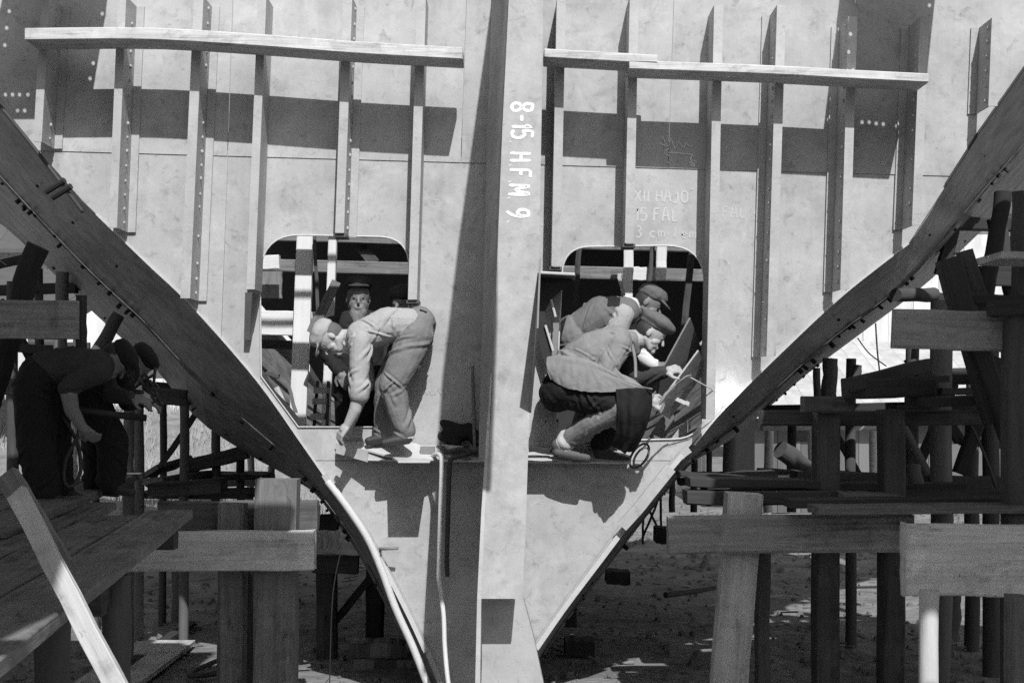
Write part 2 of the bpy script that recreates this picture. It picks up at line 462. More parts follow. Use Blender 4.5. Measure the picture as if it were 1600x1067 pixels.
def dry_grass():
    mb = MB(); rnd = random.Random(5)
    for i in range(16000):
        y = rnd.uniform(19, 36); x = -rnd.uniform(.12, .44) * y
        k = min(1, (y - 17) / 10) * min(1, max(0, (-x - 1.5) / 3.0))
        z = k * (1.95 + .45 * noise.noise(Vector((x * .25, y * .25, 2)))) + 0.03
        if noise.noise(Vector((x * .5, y * .5, 1))) < -.05: continue
        h = rnd.uniform(.06, .26); dx = rnd.uniform(-.08, .08); w = rnd.uniform(.008, .02)
        c = Vector((x, y, z - .04))
        mb.add([c + Vector((-w, 0, 0)), c + Vector((w, 0, 0)), c + Vector((dx, rnd.uniform(-.05, .05), h))], [(0, 1, 2)])
    o = mb.build('dry_grass', M_GRASS)
    tag(o, 'dry grass tufts on the sunlit bank behind the left staging', 'grass'); o['kind'] = 'stuff'
dry_grass()

# ================================================================ THE SHIP
YB = 10.0
L_EDGE = [(-330, -330), (-170, -60), (-80, 65), (0, 168), (70, 247), (130, 315), (190, 373), (300, 478), (400, 592), (470, 690), (520, 762), (560, 812), (600, 884), (640, 962), (668, 1020), (700, 1095)]
R_EDGE = [(1800, -160), (1700, -40), (1600, 108), (1530, 207), (1478, 290), (1420, 380), (1320, 458), (1230, 541), (1130, 640), (1070, 705), (1000, 790), (940, 872), (880, 952), (835, 1020), (800, 1095)]
TOPY = -6

def edge_x(pts, y):
    for (x0, y0), (x1, y1) in zip(pts, pts[1:]):
        if y0 <= y <= y1: return x0 + (x1 - x0) * (y - y0) / (y1 - y0)
def seam_y(x): return 236 + (x - 80) * 0.028
def lean(x, y): return x - 0.035 * (y - 200)

HOLE_L = rounded([(409, 366), (640, 371), (636, 667), (396, 667)], [62, 48, 0, 0])
HOLE_R = rounded([(880, 386), (1101, 383), (1100, 685), (866, 690)], [42, 62, 48, 4])
# the left opening runs out into the sloping edge of the bulkhead
HOLE_L = [q for q in HOLE_L if not (q[0] < 460 and q[1] > 560)]
iL = [i for i, q in enumerate(HOLE_L) if q == (636, 667)][0]
HOLE_L = HOLE_L[:iL + 1] + [(466, 667), (408, 588)] + HOLE_L[iL + 1:]

bulk = thing('bulkhead', 'pale riveted steel bulkhead with two rounded openings, filling the middle', 'bulkhead', P(800, 720, YB))

def strip(pts, y0, y1):
    q = [(edge_x(pts, y0), y0)] + [p for p in pts if y0 < p[1] < y1] + [(edge_x(pts, y1), y1)]
    return q
# upper strake of plates, lapped 12 mm over the lower ones
UP_X = [None, 357, 722, 1046, 1330, None]
for k in range(5):
    xl, xr = UP_X[k], UP_X[k + 1]
    top, bot = [], []
    if xl is None:
        e = [(x, y) for (x, y) in strip(L_EDGE, TOPY, 236)]
        leftside = e[::-1]
        leftside[0] = (leftside[0][0], seam_y(60))
    else:
        leftside = [(lean(xl, seam_y(xl)) + .5, seam_y(xl)), (lean(xl, TOPY) + .5, TOPY)]
    if xr is None:
        e = strip(R_EDGE, TOPY, 275)
        rightside = e
        rightside[-1] = (rightside[-1][0], seam_y(1480))
    else:
        rightside = [(lean(xr, TOPY) - .5, TOPY), (lean(xr, seam_y(xr)) - .5, seam_y(xr))]
    flat_plate('plate', leftside + rightside, [], YB - .019, .006, M_PLATE, bulk)
# lower plates
def lower(xl, xr, y_bot, hole):
    ys = lambda x: seam_y(x) - 9
    left = [(lean(xl, y_bot), y_bot), (lean(xl, ys(xl)), ys(xl))] if xl else (strip(L_EDGE, ys(60), y_bot)[::-1])
    right = [(lean(xr, ys(xr)), ys(xr)), (lean(xr, y_bot), y_bot)] if xr else strip(R_EDGE, ys(1480), y_bot)
    return flat_plate('plate', left + right, hole, YB - .012, .011, M_PLATE, bulk)
lower(None, 357, 529, [])
flat_plate('plate', [(lean(357.6, seam_y(357) - 9), seam_y(357) - 9), (lean(792, 239), seam_y(792) - 9), (lean(792, 719), 719), (edge_x(L_EDGE, 719), 719)]
           + strip(L_EDGE, 530, 719)[::-1] + [(lean(357.6, 529.5), 529.5)], [HOLE_L], YB - .012, .011, M_PLATE, bulk)
flat_plate('plate', [(lean(792.6, 239), seam_y(792) - 9), (lean(1330, 264), seam_y(1330) - 9), (lean(1330, 455), 455)]
           + strip(R_EDGE, 458, 719) + [(lean(792.6, 719), 719)], [HOLE_R], YB - .012, .011, M_PLATE, bulk)
lower(1330.6, None, 453, [])
# floor plate below the ledge, down to the keel
lo = strip(L_EDGE, 720, 1090)[::-1] + [(lean(792, 720), 720)] + [(lean(792, 1090), 1090)]
flat_plate('floor_plate', lo, [], YB - .012, .012, M_PLATE, bulk)
lo = [(lean(792.8, 1090), 1090), (lean(792.8, 720), 720)] + strip(R_EDGE, 720, 1090)
flat_plate('floor_plate', lo, [], YB - .012, .012, M_PLATE, bulk)

# bright burnt edges round the openings
for hole in (HOLE_L, HOLE_R):
    mb = MB(); q = [P(x, y, YB - .02) for x, y in hole]
    mb.tube(q + [q[0]], .0065, 6, False)
    mb.build('opening_rim', M_BRIGHT, bulk, True)

# vertical stiffeners: web with rivets, face flange turned outwards
YF = YB - .30
def stiffener(xa, xb, slope, y0, y1, side, rivets=True, foot=False):
    """xa..xb face edges at y=150 as seen on the plane YF"""
    f = lambda x, y: P(x + slope * (y - 150), y, YF)
    top, bot = y0, y1
    web_x = xb if side < 0 else xa
    tw = .012
    mb = MB()
    a0, a1, b0, b1 = f(xa, top), f(xb, top), f(xa, bot), f(xb, bot)
    fr = [a0, a1, b1, b0]
    mb.prism(fr, [p + Vector((0, .014, 0)) for p in fr])
    st = mb.build('stiffener', M_STIFF, bulk)
    w0, w1 = f(web_x, top), f(web_x, bot)
    s = Vector((tw * (1 if side > 0 else -1), 0, 0))
    mb = MB()
    fr = [w0, w0 + s, w1 + s, w1]
    fr = [p + Vector((0, .0145, 0)) for p in fr]
    mb.prism(fr, [Vector((p.x, YB - .0205, p.z)) for p in fr])
    mb.build('web', M_STIFF, st)
    if rivets:
        mb = MB(); n = max(2, int((w0 - w1).length / .098))
        nrm = Vector((-1, 0, 0)) if side > 0 else Vector((1, 0, 0))
        for i in range(n):
            u = (i + .5) / n
            p = w0.lerp(w1, u); p.y = YF + (.16 if side < 0 else .06)
            if random.random() < .06: continue
            p.y += random.uniform(-.008, .008); p.z += random.uniform(-.006, .006)
            mb.dome(p, random.uniform(.013, .018), nrm)
        r = mb.build('rivets', M_STIFF, st, True); r['kind'] = 'stuff'
        # fastening bar against the plate
        mb = MB()
        q0, q1 = w0.copy(), w1.copy()
        d = Vector((nrm.x * .055, 0, 0))
        off = Vector((nrm.x * .001, 0, 0))
        fr = [Vector((p.x, YB - .0355, p.z)) for p in (q0 + off, q0 + d, q1 + d, q1 + off)]
        mb.prism(fr, [p + Vector((0, .0145, 0)) for p in fr])
        mb.build('fastening_bar', M_STIFF, st)
    # little foot at the lower end
    if foot:
        mb = MB(); p = f((xa + xb) / 2, bot + 3)
        mb.box(p + Vector((0, .12, .0)), (.085, .2, .022)); mb.build('foot', M_DARK, st)
    return st

for (xa, xb, sl, y0, y1, sd, rv) in [
    (56, 69, -.055, TOPY, 222, -1, True), (178, 191, -.04, TOPY, 356, -1, True), (296, 311, -.045, TOPY, 466, -1, True),
    (397, 410, -.04, TOPY, 452, -1, False), (531, 545, -.035, TOPY, 364, -1, True), (647, 661, -.03, TOPY, 468, -1, False),
    (867, 881, -.02, TOPY, 416, 1, False), (981, 995, -.02, TOPY, 380, 1, False), (1113, 1127, -.02, 8, 655, 1, False),
    (1210, 1224, -.03, 8, 556, 1, True), (1322, 1336, -.03, 26, 452, 1, True), (1433, 1447, -.04, 26, 352, 1, True), (1545, 1559, -.04, 28, 166, 1, True)]:
    stiffener(xa, xb, sl, y0, y1, sd, rv, xa in (531, 647, 867, 981))
# the short lower piece of the fourth stiffener
mb = MB(); fr = [P(383, 457, YF), P(394, 457, YF), P(390, 531, YF + .2), P(381, 531, YF + .2)]
mb.prism(fr, [p + Vector((0, .25 if i < 2 else .06, 0)) for i, p in enumerate(fr)]); mb.build('bracket', M_GREY, bulk)

# plates with open rivet holes, held up above the top of the picture in front of the bulkhead: they throw the tall shadows
def overhead(poly, holes, so=.8):
    cast = lambda x, y: P(x, y, YB) + Vector((TAN_AZ * so, 0, so))
    loops = []
    for (x, y) in holes:
        c = cast(x, y)
        loops.append([c + Vector((math.cos(k * math.pi / 4) * .013, 0, math.sin(k * math.pi / 4) * .017)) for k in range(8)])
    return flat_plate('overhead_plate', [cast(*q) for q in poly], loops, YB - so, .006, M_GREY, bulk)
overhead([(15, TOPY - 40), (174, TOPY - 40), (165, 30), (147, 140), (140, 192), (-60, 192), (-14, 90)],
         [(165, 2), (160, 28), (155, 53), (151, 79), (146, 105), (141, 129), (19, 3), (15, 24), (11, 50), (8, 77), (9, 154), (20, 154), (31, 154), (44, 154), (28, 179), (39, 179)])
overhead([(1316, TOPY - 40), (1464, TOPY - 40), (1440, 180), (1428, 214), (1284, 214)],
         [(1313, 3), (1308, 57), (1304, 85), (1299, 138), (1296, 165), (1293, 193), (1303, 193), (1345, 197), (1356, 197), (1367, 199), (1378, 200), (1399, 203), (1408, 204), (1450, 15)])
for x in (60, 1390):      # arms that carry them
    a = P(x, TOPY, YB) + Vector((TAN_AZ * .8, -.8, .98))
    timber('overhead_arm', a, Vector((a.x, YB, a.z)), .10, .06, M_GREY, bulk, up=(1, 0, 0))
timber('overhead_arm', P(-200, TOPY - 6, YB) + Vector((0, .06, 1.0)), P(1750, TOPY - 6, YB) + Vector((0, .06, 1.0)), .04, .04, M_GREY, bulk)
for x in (-150, 300, 800, 1300, 1650):
    timber('overhead_arm', P(x, TOPY + 4, YB) + Vector((0, .06, 0)), P(x, TOPY - 4, YB) + Vector((0, .06, .95)), .1, .08, M_GREY, bulk)

# ledge in front of the bulkhead
def ledge(x0, x1, yf0, yf1, yb0, yb1):
    Yf = YB - .22
    a, b = P(x0, yf0, Yf), P(x1, yf1, Yf); c, d = P(x1, yb1, YB - .026), P(x0, yb0, YB - .026)
    mb = MB(); mb.prism([a, b, c, d], [p - Vector((0, 0, .014)) for p in (a, b, c, d)])
    return mb.build('ledge', M_PLATE, bulk)
ledge(575, 776, 717, 719, 694, 696)
ledge(777, 985, 719, 722, 697, 704)
# bead along the ledge
mb = MB(); mb.tube([P(575, 718.5, YB - .225), P(984, 723.5, YB - .225)], .006, 6); mb.build('ledge_bead', M_BRIGHT, bulk)
# edge flanges down the two sides of the V
def vflange(pts, wi, wo, Y, name='edge_flange', m=None, th=.03):
    c = [Vector((x, y, 0)) for x, y in pts]
    c = spline(c, 24); out_l, out_r = [], []
    for i, p in enumerate(c):
        t = (c[min(i + 1, 23)] - c[max(i - 1, 0)]).normalized(); n = Vector((t.y, -t.x, 0))
        out_l.append(p + n * wi); out_r.append(p - n * wo)
    mb = MB(); vs, fs = [], []
    for a, b in zip(out_l, out_r):
        A, B = P(a.x, a.y, Y), P(b.x, b.y, Y)
        vs += [A, B, B + Vector((0, th, 0)), A + Vector((0, th, 0))]
    for i in range(23):
        for k in range(4):
            fs.append((i*4+k, i*4+(k+1) % 4, (i+1)*4+(k+1) % 4, (i+1)*4+k))
    fs += [(0, 1, 2, 3), (92, 93, 94, 95)]
    mb.add(vs, fs)
    return mb.build(name, m or M_PLATE, bulk)
vflange([(150, 334), (230, 411), (300, 478), (400, 592), (470, 690), (520, 762)], 1.5, 1.5, YB - .03, m=M_BRIGHT, th=.03)
vflange([(505, 742), (525, 772), (562, 818), (600, 884), (640, 962), (668, 1020), (692, 1080)], 5, 3, YB - .05)
vflange([(1078, 702), (1058, 720), (1000, 790), (940, 872), (880, 952), (836, 1016)], 5, 7, YB - .06)
vflange([(1070, 714), (1050, 738), (1012, 786), (950, 868), (888, 950), (842, 1016)], -1, 9, YB - .12, m=M_BRIGHT, th=.05)
vflange([(520, 772), (556, 820), (594, 886), (634, 964), (660, 1020)], 9, -2, YB - .11, m=M_BRIGHT, th=.04)
vflange([(1050, 732), (1016, 774), (1002, 792), (986, 810), (973, 824)], 7, 11, YB - .20, m=M_PLATE, th=.03)
vflange([(1420, 380), (1320, 458), (1230, 541), (1130, 640), (1085, 695)], 1.5, 1.5, YB - .03, m=M_BRIGHT, th=.03)
# peg on the floor plate
mb = MB(); mb.tube([P(594, 857, YB - .02), P(597, 857, YB - .16), P(622, 856, YB - .18)], .011, 8); mb.build('peg', M_GREY, bulk, True)

# chalk marks on the bulkhead
YC = YB - .0125
def chalk(s, x, y, hpx, m=M_CHALK, sp=1.0, slope=-.03, Y=YC, par=None):
    a = P(x, y, Y); b = P(x + 100, y + 100 * .03, Y)
    ex = (b - a).normalized(); n = Vector((0, -1, 0)); ez = n.cross(ex)
    hh = hpx * Y / F
    return strokes('chalk_mark', s, a, ex, ez, hh, hh * .62, hh * .80 * sp, .0125, m, par or bulk, .0008, int(x))
chalk("XII HAJO'", 991, 315, 18, sp=.92)
chalk('15.FAL.', 993, 344, 19, sp=.95)
chalk('3 cm lem.', 993, 370, 17, M_CHALKD, sp=1.0)
chalk('FAL 4', 1128, 340, 17, M_CHALKD)
chalk('II', 995, 248, 20, M_CHALKD, Y=YB - .0195)
chalk('9/1', 845, 668, 15, M_CHALK)
def scrawl(pts, r=.004, Y=None, m=M_CHALK):
    Y = Y or YC - .001
    mb = MB(); q = spline([P(x, y, Y) for x, y in pts], len(pts) * 5)
    mb.tube(q, r, 5); mb.build('chalk_mark', m, bulk)
YU = YB - .0205
scrawl([(1084, 259), (1079, 248), (1080, 242), (1040, 238)], .006, YU, M_PAINT)
scrawl([(1076, 252), (1084, 261), (1086, 250)], .005, YU, M_PAINT)
scrawl([(1046, 232), (1038, 238), (1046, 244)], .005, YU, M_PAINT)
scrawl([(1034, 212), (1040, 226), (1030, 224), (1044, 229), (1048, 216), (1055, 232), (1060, 222), (1068, 232), (1072, 224), (1078, 230), (1084, 225)], .004, YU, M_PAINT)
random.seed(21)
def squiggle(x0, x1, y, h, n, m=M_CHALKD, r=.003):
    pts = [(x0 + (x1 - x0) * i / n + random.uniform(-1, 1), y + h * (random.uniform(.5, 1) if i % 2 else -random.uniform(.4, 1))) for i in range(n + 1)]
    scrawl(pts, r, None, m)
squiggle(642, 706, 612, 6, 18)
squiggle(722, 742, 450, 18, 8, r=.0035)
squiggle(722, 738, 575, 10, 8)

# ---------------------------------------------------------------- shell plating going aft on both sides, seen from below
L_BACK = [(-330, 110), (-170, 225), (-80, 290), (0, 344), (49, 387), (124, 462), (202, 534), (244, 571), (296, 635), (330, 667), (400, 712), (455, 742), (500, 772), (550, 838), (592, 912), (640, 1010), (680, 1095)]
R_BACK = [(1800, 110), (1700, 200), (1600, 292), (1560, 330), (1510, 378), (1440, 444), (1340, 520), (1260, 580), (1190, 641), (1130, 690), (1070, 724), (1030, 765), (985, 822), (930, 892), (880, 958), (838, 1020), (806, 1095)]
def shell(name, label, edge, back, yback=12.6, inset=1):
    t = thing(name, label, 'hull plating', P(edge[9][0], edge[9][1], YB + .6))
    n = 46
    A = resample(spline([P(x, y, YB + .005) for x, y in edge], 80), n)
    B = resample(spline([P(x, y, yback) for x, y in back], 80), n)
    # match by height
    def at_z(curve, z):
        for a, b in zip(curve, curve[1:]):
            if (a.z - z) * (b.z - z) <= 0 and abs(a.z - b.z) > 1e-9:
                return a.lerp(b, (z - a.z) / (b.z - a.z))
        return min(curve, key=lambda p: abs(p.z - z))
    side = -1 if edge[0][0] < 800 else 1
    rows = 10
    grid = []
    for r in range(rows + 1):
        u = r / rows
        g = []
        for i in range(n):
            p = A[i].lerp(B[i], u)
            bul = math.sin(u * math.pi) * .035
            g.append(p + Vector((side * bul, 0, -bul)))
        grid.append(g)
    C3 = [Vector((p.x * .80, 16.5, p.z + .25)) for p in B]
    def sheet(nm, rs, off, m):
        vs, fs = [], []
        o = Vector((side * off, 0, -off))
        inn = Vector((-side * .012, 0, .012))
        for g in rs:
            for p in g: vs.append(p + o)
        for g in rs:
            for p in g: vs.append(p + o + inn)
        R = len(rs); N = R * n
        for r in range(R - 1):
            for i in range(n - 1):
                q = (r*n+i, r*n+i+1, (r+1)*n+i+1, (r+1)*n+i)
                fs.append(q); fs.append(tuple(N + k for k in q[::-1]))
        for i in range(n - 1):
            fs.append((i, i+1, N+i+1, N+i)); k = (R-1)*n
            fs.append((k+i, k+i+1, N+k+i+1, N+k+i))
        for r in range(R - 1):
            fs.append((r*n, (r+1)*n, N+(r+1)*n, N+r*n)); k = n - 1
            fs.append((r*n+k, (r+1)*n+k, N+(r+1)*n+k, N+r*n+k))
        return link(nm, mesh(nm, vs, fs, False), m, t)
    s1 = sheet('strake', grid[:6], 0.0, (M_SHELLL if side < 0 else M_SHELLR))
    s2 = sheet('strake', grid[5:], 0.016, (M_SHELLL if side < 0 else M_SHELLR))
    sheet('strake', [B, [b.lerp(c, .5) for b, c in zip(B, C3)], C3], 0.0, (M_SHELLL if side < 0 else M_SHELLR))
    for s in (s1, s2): s.data.polygons.foreach_set('use_smooth', [False] * len(s.data.polygons))
    # bolts and nuts along the laps
    rnd = random.Random(11)
    for row, rad, pr in ((5, .016, .5), (9, .013, .35), (2, .010, .12)):
        mb = MB()
        for i in range(3, n - 3):
            for k in range(3):
                dense = noise.noise(Vector((i * .22, row, side))) > .12
                if rnd.random() > (pr if dense else pr * .3): continue
                p = grid[row][i].lerp(grid[row][i + 1], k / 3 + rnd.uniform(-.15, .15)) + (grid[row - 1][i] - grid[row][i]) * rnd.uniform(-.1, .25)
                nrm = Vector((side * .7 + rnd.uniform(-.2, .2), -.35, -.7))
                p = p + Vector((side * .012, 0, -.014)); r_ = rad * rnd.uniform(.7, 1.3)
                mb.tube([p, p + nrm.normalized() * rad * rnd.uniform(.8, 3.0)], r_, 7)
        b = mb.build('bolt_row', M_BLACK, t); b['kind'] = 'stuff'
    return t, C3
shl, gl = shell('hull_shell', 'dark left hull shell plating sloping down to the keel, bolts along its lap', L_EDGE, L_BACK)
shr, gr = shell('hull_shell', 'dark right hull shell plating sloping down to the keel under the welding arc', R_EDGE, R_BACK)
# clamps on the left strake, cable on its edge
mb = MB()
for dx, dy in ((0, 0), (10, 9)):
    a, b = P(72 + dx, 300 + dy, 9.95), P(101 + dx, 282 + dy, 9.90)
    mb.tube([a, b], .022, 8)
mb.build('clamp', M_BLACK, shl)
mb = MB(); mb.tube(spline([P(-60, 92, 9.95), P(10, 178, 9.93), P(60, 240, 9.93), P(96, 287, 9.92), P(130, 332, 9.95)], 30), .014, 8)
tag(mb.build('cable', M_HOSED, None, True), 'black cable lying along the upper edge of the left hull shell', 'cable')
mb = MB(); mb.tube([P(1478, 288, 9.97), P(1530, 206, 9.97), P(1602, 104, 9.97), P(1700, -42, 9.97)], .010, 6); mb.build('edge_bar', M_BLACK, shr)

# ---------------------------------------------------------------- hull inside: floor, after bulkhead, unseen deck and beams added for shade
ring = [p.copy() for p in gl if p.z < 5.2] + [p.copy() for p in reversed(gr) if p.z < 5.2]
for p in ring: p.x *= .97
mb = MB(); mb.prism(ring, [p + Vector((0, .02, 0)) for p in ring]); mb.build('after_bulkhead', M_BLACK, bulk)  # coloured black to stand for the deep shade inside the hull
fl = [Vector((-1.0, 10.05, 1.37)), Vector((.76, 10.05, 1.37)), Vector((.70, 16.4, 1.37)), Vector((-.80, 16.4, 1.37))]
mb = MB(); mb.prism(fl, [p - Vector((0, 0, .03)) for p in fl]); mb.build('inner_floor', M_DARK, bulk)
mb = MB(); mb.box((0, 15.1, 4.75), (6.2, 2.5, .05)); mb.build('shade_deck', M_DARK, bulk)  # unseen deck added to keep the back of the hull dark
timber('shade_beam', (-3.2, 12.2, 4.22), (3.2, 12.2, 4.10), .15, .10, M_GREY, bulk)  # unseen beams added to throw stripes of shade on the inner posts
timber('shade_beam', (-3.2, 11.2, 4.36), (3.2, 11.2, 4.24), .17, .10, M_GREY, bulk)

# ---------------------------------------------------------------- centre girder with the painted number
GP = [(-150, 803, 855), (0, 795, 849), (200, 785, 846), (400, 777, 842), (560, 770.5, 833), (645, 767, 827.5), (800, 757, 822), (935, 751, 816)]
def gd(py): return 9.42 - 1.12 * py / 935.0
gird = thing('centre_girder', 'tall pale upright steel girder with white number painted down its face', 'girder', P(785, 935, gd(935)))
mb = MB(); vs, fs = [], []
for (py, xl, xr) in GP:
    d = gd(py)
    A, B = P(xl, py, d), P(xr, py, d)
    vs += [A, B, B + Vector((0, .022, 0)), A + Vector((0, .022, 0))]
m_ = len(GP)
for i in range(m_ - 1):
    for k in range(4): fs.append((i*4+k, i*4+(k+1) % 4, (i+1)*4+(k+1) % 4, (i+1)*4+k))
fs += [(0, 1, 2, 3), tuple((m_-1)*4 + k for k in range(4))]
face = mb.add(vs, fs).build('face_plate', M_FACE, gird)
# box side turned away from the sun, web behind
side_l = [(-150, 774), (0, 768.5), (200, 761.5), (400, 757), (560, 752), (645, 749), (700, 748), (720, 748)]
mb = MB(); vs, fs = [], []
for (py, xb) in side_l:
    xl = np.interp(py, [g[0] for g in GP], [g[1] for g in GP])
    d = gd(py); A = P(xl + .3, py, d + .023); B = P(xb, py, min(d + .55, YB - .05))
    vs += [A, B, B + Vector((.012, 0, 0)), A + Vector((.012, 0, 0))]
m_ = len(side_l)
for i in range(m_ - 1):
    for k in range(4): fs.append((i*4+k, i*4+(k+1) % 4, (i+1)*4+(k+1) % 4, (i+1)*4+k))
fs += [(0, 1, 2, 3), tuple((m_-1)*4 + k for k in range(4))]
mb.add(vs, fs).build('side_plate', M_FACE, gird)
mb = MB(); vs, fs = [], []
for py in (-150, 0, 300, 600, 800, 935):
    xl = np.interp(py, [g[0] for g in GP], [g[1] for g in GP]) + 6
    d = gd(py); A = P(xl, py, d + .03); B = Vector((A.x, YB - .03, A.z))
    vs += [A, B, B + Vector((.014, 0, 0)), A + Vector((.014, 0, 0))]
for i in range(5):
    for k in range(4): fs.append((i*4+k, i*4+(k+1) % 4, (i+1)*4+(k+1) % 4, (i+1)*4+k))
fs += [(0, 1, 2, 3), (20, 21, 22, 23)]
mb.add(vs, fs).build('web', M_FACE, gird)
# narrow bar up the left edge that runs on below the face plate down to the keel
mb = MB(); vs, fs = [], []
bar = [(585, 766.5, 769), (700, 758.5, 763.5), (800, 752, 757.5), (935, 745.5, 752), (1067, 742.5, 750), (1100, 742, 749.5)]
for (py, xl, xr) in bar:
    d = gd(min(py, 1000)) - .012
    A, B = P(xl, py, d), P(xr, py, d)
    vs += [A, B, B + Vector((0, .24, 0)), A + Vector((0, .24, 0))]
for i in range(len(bar) - 1):
    for k in range(4): fs.append((i*4+k, i*4+(k+1) % 4, (i+1)*4+(k+1) % 4, (i+1)*4+k))
fs += [(0, 1, 2, 3), tuple((len(bar)-1)*4 + k for k in range(4))]
mb.add(vs, fs).build('edge_bar', M_PLATE, gird)
# painted number, read from top to bottom
def gpt(px, py): return P(px, py, gd(py) - .001)
a, b = gpt(800.5, 160), gpt(794.0, 336)
dn = (b - a).normalized(); rt = (gpt(840, 250) - gpt(790, 250)).normalized(); rt = (rt - dn * rt.dot(dn)).normalized()
strokes('painted_letter', '8-15. H.F.M. 9.', a, dn, rt, .132, .066, .0785, .021, M_PAINT, face, .001, 3, True)
# small gusset on the right edge that shades the face
g0, g1 = P(843, 404, gd(404)), P(827.5, 645, gd(645))
gx = P(836, 520, gd(520))
mb = MB(); tri = [g0, g1, Vector((gx.x, gx.y - .60, gx.z))]
mb.prism(tri, [p + Vector((.010, 0, 0)) for p in tri]); mb.build('gusset', M_GREY, gird)
# dark bracket joining the girder to the right opening
brk = thing('bracket', 'dark cut steel bracket between the girder and the right opening', 'bracket', P(850, 567, 9.85))
flat_plate('web', [(836, 430), (898, 430), (893, 440), (861, 468), (852, 486), (851, 511), (863, 548), (852, 570), (834, 507), (834, 440)], [], 9.85, .014, M_BLACK, brk)
mb = MB(); fr = [P(834, 424, 9.62), P(899, 428, 9.62), P(899, 428, 9.97), P(834, 424, 9.97)]
fr[2].z = fr[1].z; fr[3].z = fr[0].z
mb.prism(fr, [p - Vector((0, 0, .016)) for p in fr]); mb.build('shelf', M_DARK, brk)
mb = MB(); mb.tube([P(835, 425.5, 9.62), P(898, 428.8, 9.62)], .010, 6); mb.build('bead', M_BRIGHT, brk)
mb = MB(); mb.tube([P(861, 468, 9.83), P(868, 495, 9.83)], .009, 6); mb.tube([P(852, 508, 9.83), P(864, 548, 9.83)], .009, 6); mb.build('bright_edge', M_BRIGHT, brk)
flat_plate('stay', [(866, 460), (877, 455), (870, 560), (862, 560)], [], 9.92, .012, M_GREY, brk)
# foot block on the keel line in front of the V
kb = thing('keel_block', 'pale block under the foot of the centre girder at the bottom edge', 'block', P(800, 1090, 8.75))
mb = MB(); fr = [P(753, 936, 8.62), P(818, 936, 8.62), P(835, 1000, 8.62), P(856, 1100, 8.62), P(753, 1100, 8.62)]
mb.prism(fr, [p + Vector((0, .22, 0)) for p in fr]); mb.build('block_face', M_PLATE, kb)
mb = MB(); mb.box((-.02, 8.7, .16), (.8, .5, .3)); mb.build('base', M_WOODD, kb)

# ================================================================ PLANKS ON THE STIFFENERS
def shelf_plank(name, label, pts, hpx, group):
    """plank lying flat on the stiffener faces: top front edge as photo points on Y = YF - .27"""
    Yf = YF - .275
    st = spline([Vector((x, y, 0)) for x, y in pts], 12)
    vs, fs = [], []
    org = P(st[5].x, st[5].y, Yf)
    for s in st:
        a = P(s.x, s.y, Yf) - org; b = a - Vector((0, 0, hpx * Yf / F)); D = Vector((0, .272, 0))
        vs += [a, b, b + D, a + D]
    for i in range(11):
        for k in range(4): fs.append((i*4+k, i*4+(k+1) % 4, (i+1)*4+(k+1) % 4, (i+1)*4+k))
    fs += [(0, 1, 2, 3), (44, 45, 46, 47)]
    me = mesh(name, vs, fs)
    bm = bmesh.new(); bm.from_mesh(me)
    bmesh.ops.bevel(bm, geom=[e for e in bm.edges if len(e.link_faces) == 2 and e.calc_face_angle(0) > .6], offset=.006, segments=1, affect='EDGES')
    bm.to_mesh(me); bm.free()
    o = link(name, me, M_WOODL, None, Matrix.Translation(org))
    return tag(o, label, 'plank', group)
shelf_plank('plank', 'long slightly bent plank across the stiffeners at the upper left', [(38, 44), (225, 43), (400, 53), (560, 65), (723, 74)], 19, 'planks fixed across the stiffeners')
shelf_plank('plank', 'short upper plank beside the girder, its end lying on the longer right plank', [(850, 76), (940, 81), (1028, 86)], 14, 'planks fixed across the stiffeners')
shelf_plank('plank', 'long straight plank across the stiffeners at the upper right', [(983, 94), (1200, 102), (1330, 109), (1452, 115)], 14, 'planks fixed across the stiffeners')

# ================================================================ TIMBER INSIDE THE HULL, SEEN THROUGH THE OPENINGS
GI = 'timber frames inside the hull'
def inside(label, x0, y0, x1, y1, w, d, m=M_INNER, t=.07, d1=None, name='timber'):
    return tag(tpx(name, x0, y0, d, x1, y1, d1 or d, w, t, m), label, 'timber', GI)
inside('wide pale upright board seen in the left opening', 481, 300, 464, 690, 26, 13.0)
inside('narrow upright post behind the standing man in the left opening', 522, 310, 508, 700, 13, 12.7)
inside('grey diagonal board leaning on the narrow post in the left opening', 526, 440, 486, 520, 15, 12.5, M_WOOD, .03)
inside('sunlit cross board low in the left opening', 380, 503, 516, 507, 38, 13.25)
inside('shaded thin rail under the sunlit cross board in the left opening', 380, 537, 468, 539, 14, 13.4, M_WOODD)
inside('grey rail running behind both openings at head height', 380, 413, 1130, 432, 19, 13.6, M_WOOD)
inside('grey top rail running behind both openings under their upper edge', 380, 368, 1130, 388, 15, 13.8, M_WOOD)
inside('small bright board end at the upper left of the left opening', 396, 410, 437, 410, 22, 13.2)
inside('hanging grey board below the bright end in the left opening', 424, 425, 424, 466, 34, 13.5, M_WOOD, .04)
inside('slanting dark strut at the top of the left opening', 560, 380, 585, 412, 18, 13.9, M_WOODD, .05)
inside('thin upright rod beside the wide board in the left opening', 491, 370, 498, 500, 5, 12.9, M_WOODD, .03)
inside('pale upright post left of middle in the right opening', 983, 350, 980, 480, 15, 13.1)
inside('pale upright post right of middle in the right opening', 1034, 350, 1032, 437, 16, 13.1)
inside('bright square board end between the posts in the right opening', 989, 428, 1026, 429, 21, 13.3)
inside('dark slanting strut between the posts in the right opening', 1020, 385, 1014, 445, 7, 13.2, M_WOODD, .04)
inside('thin bright stick behind the bent man in the right opening', 967, 428, 974, 462, 6, 12.4, M_WOODL, .025)
inside('dark upright pole at the left side of the right opening', 905, 385, 897, 520, 8, 11.8, M_WOODD, .04)
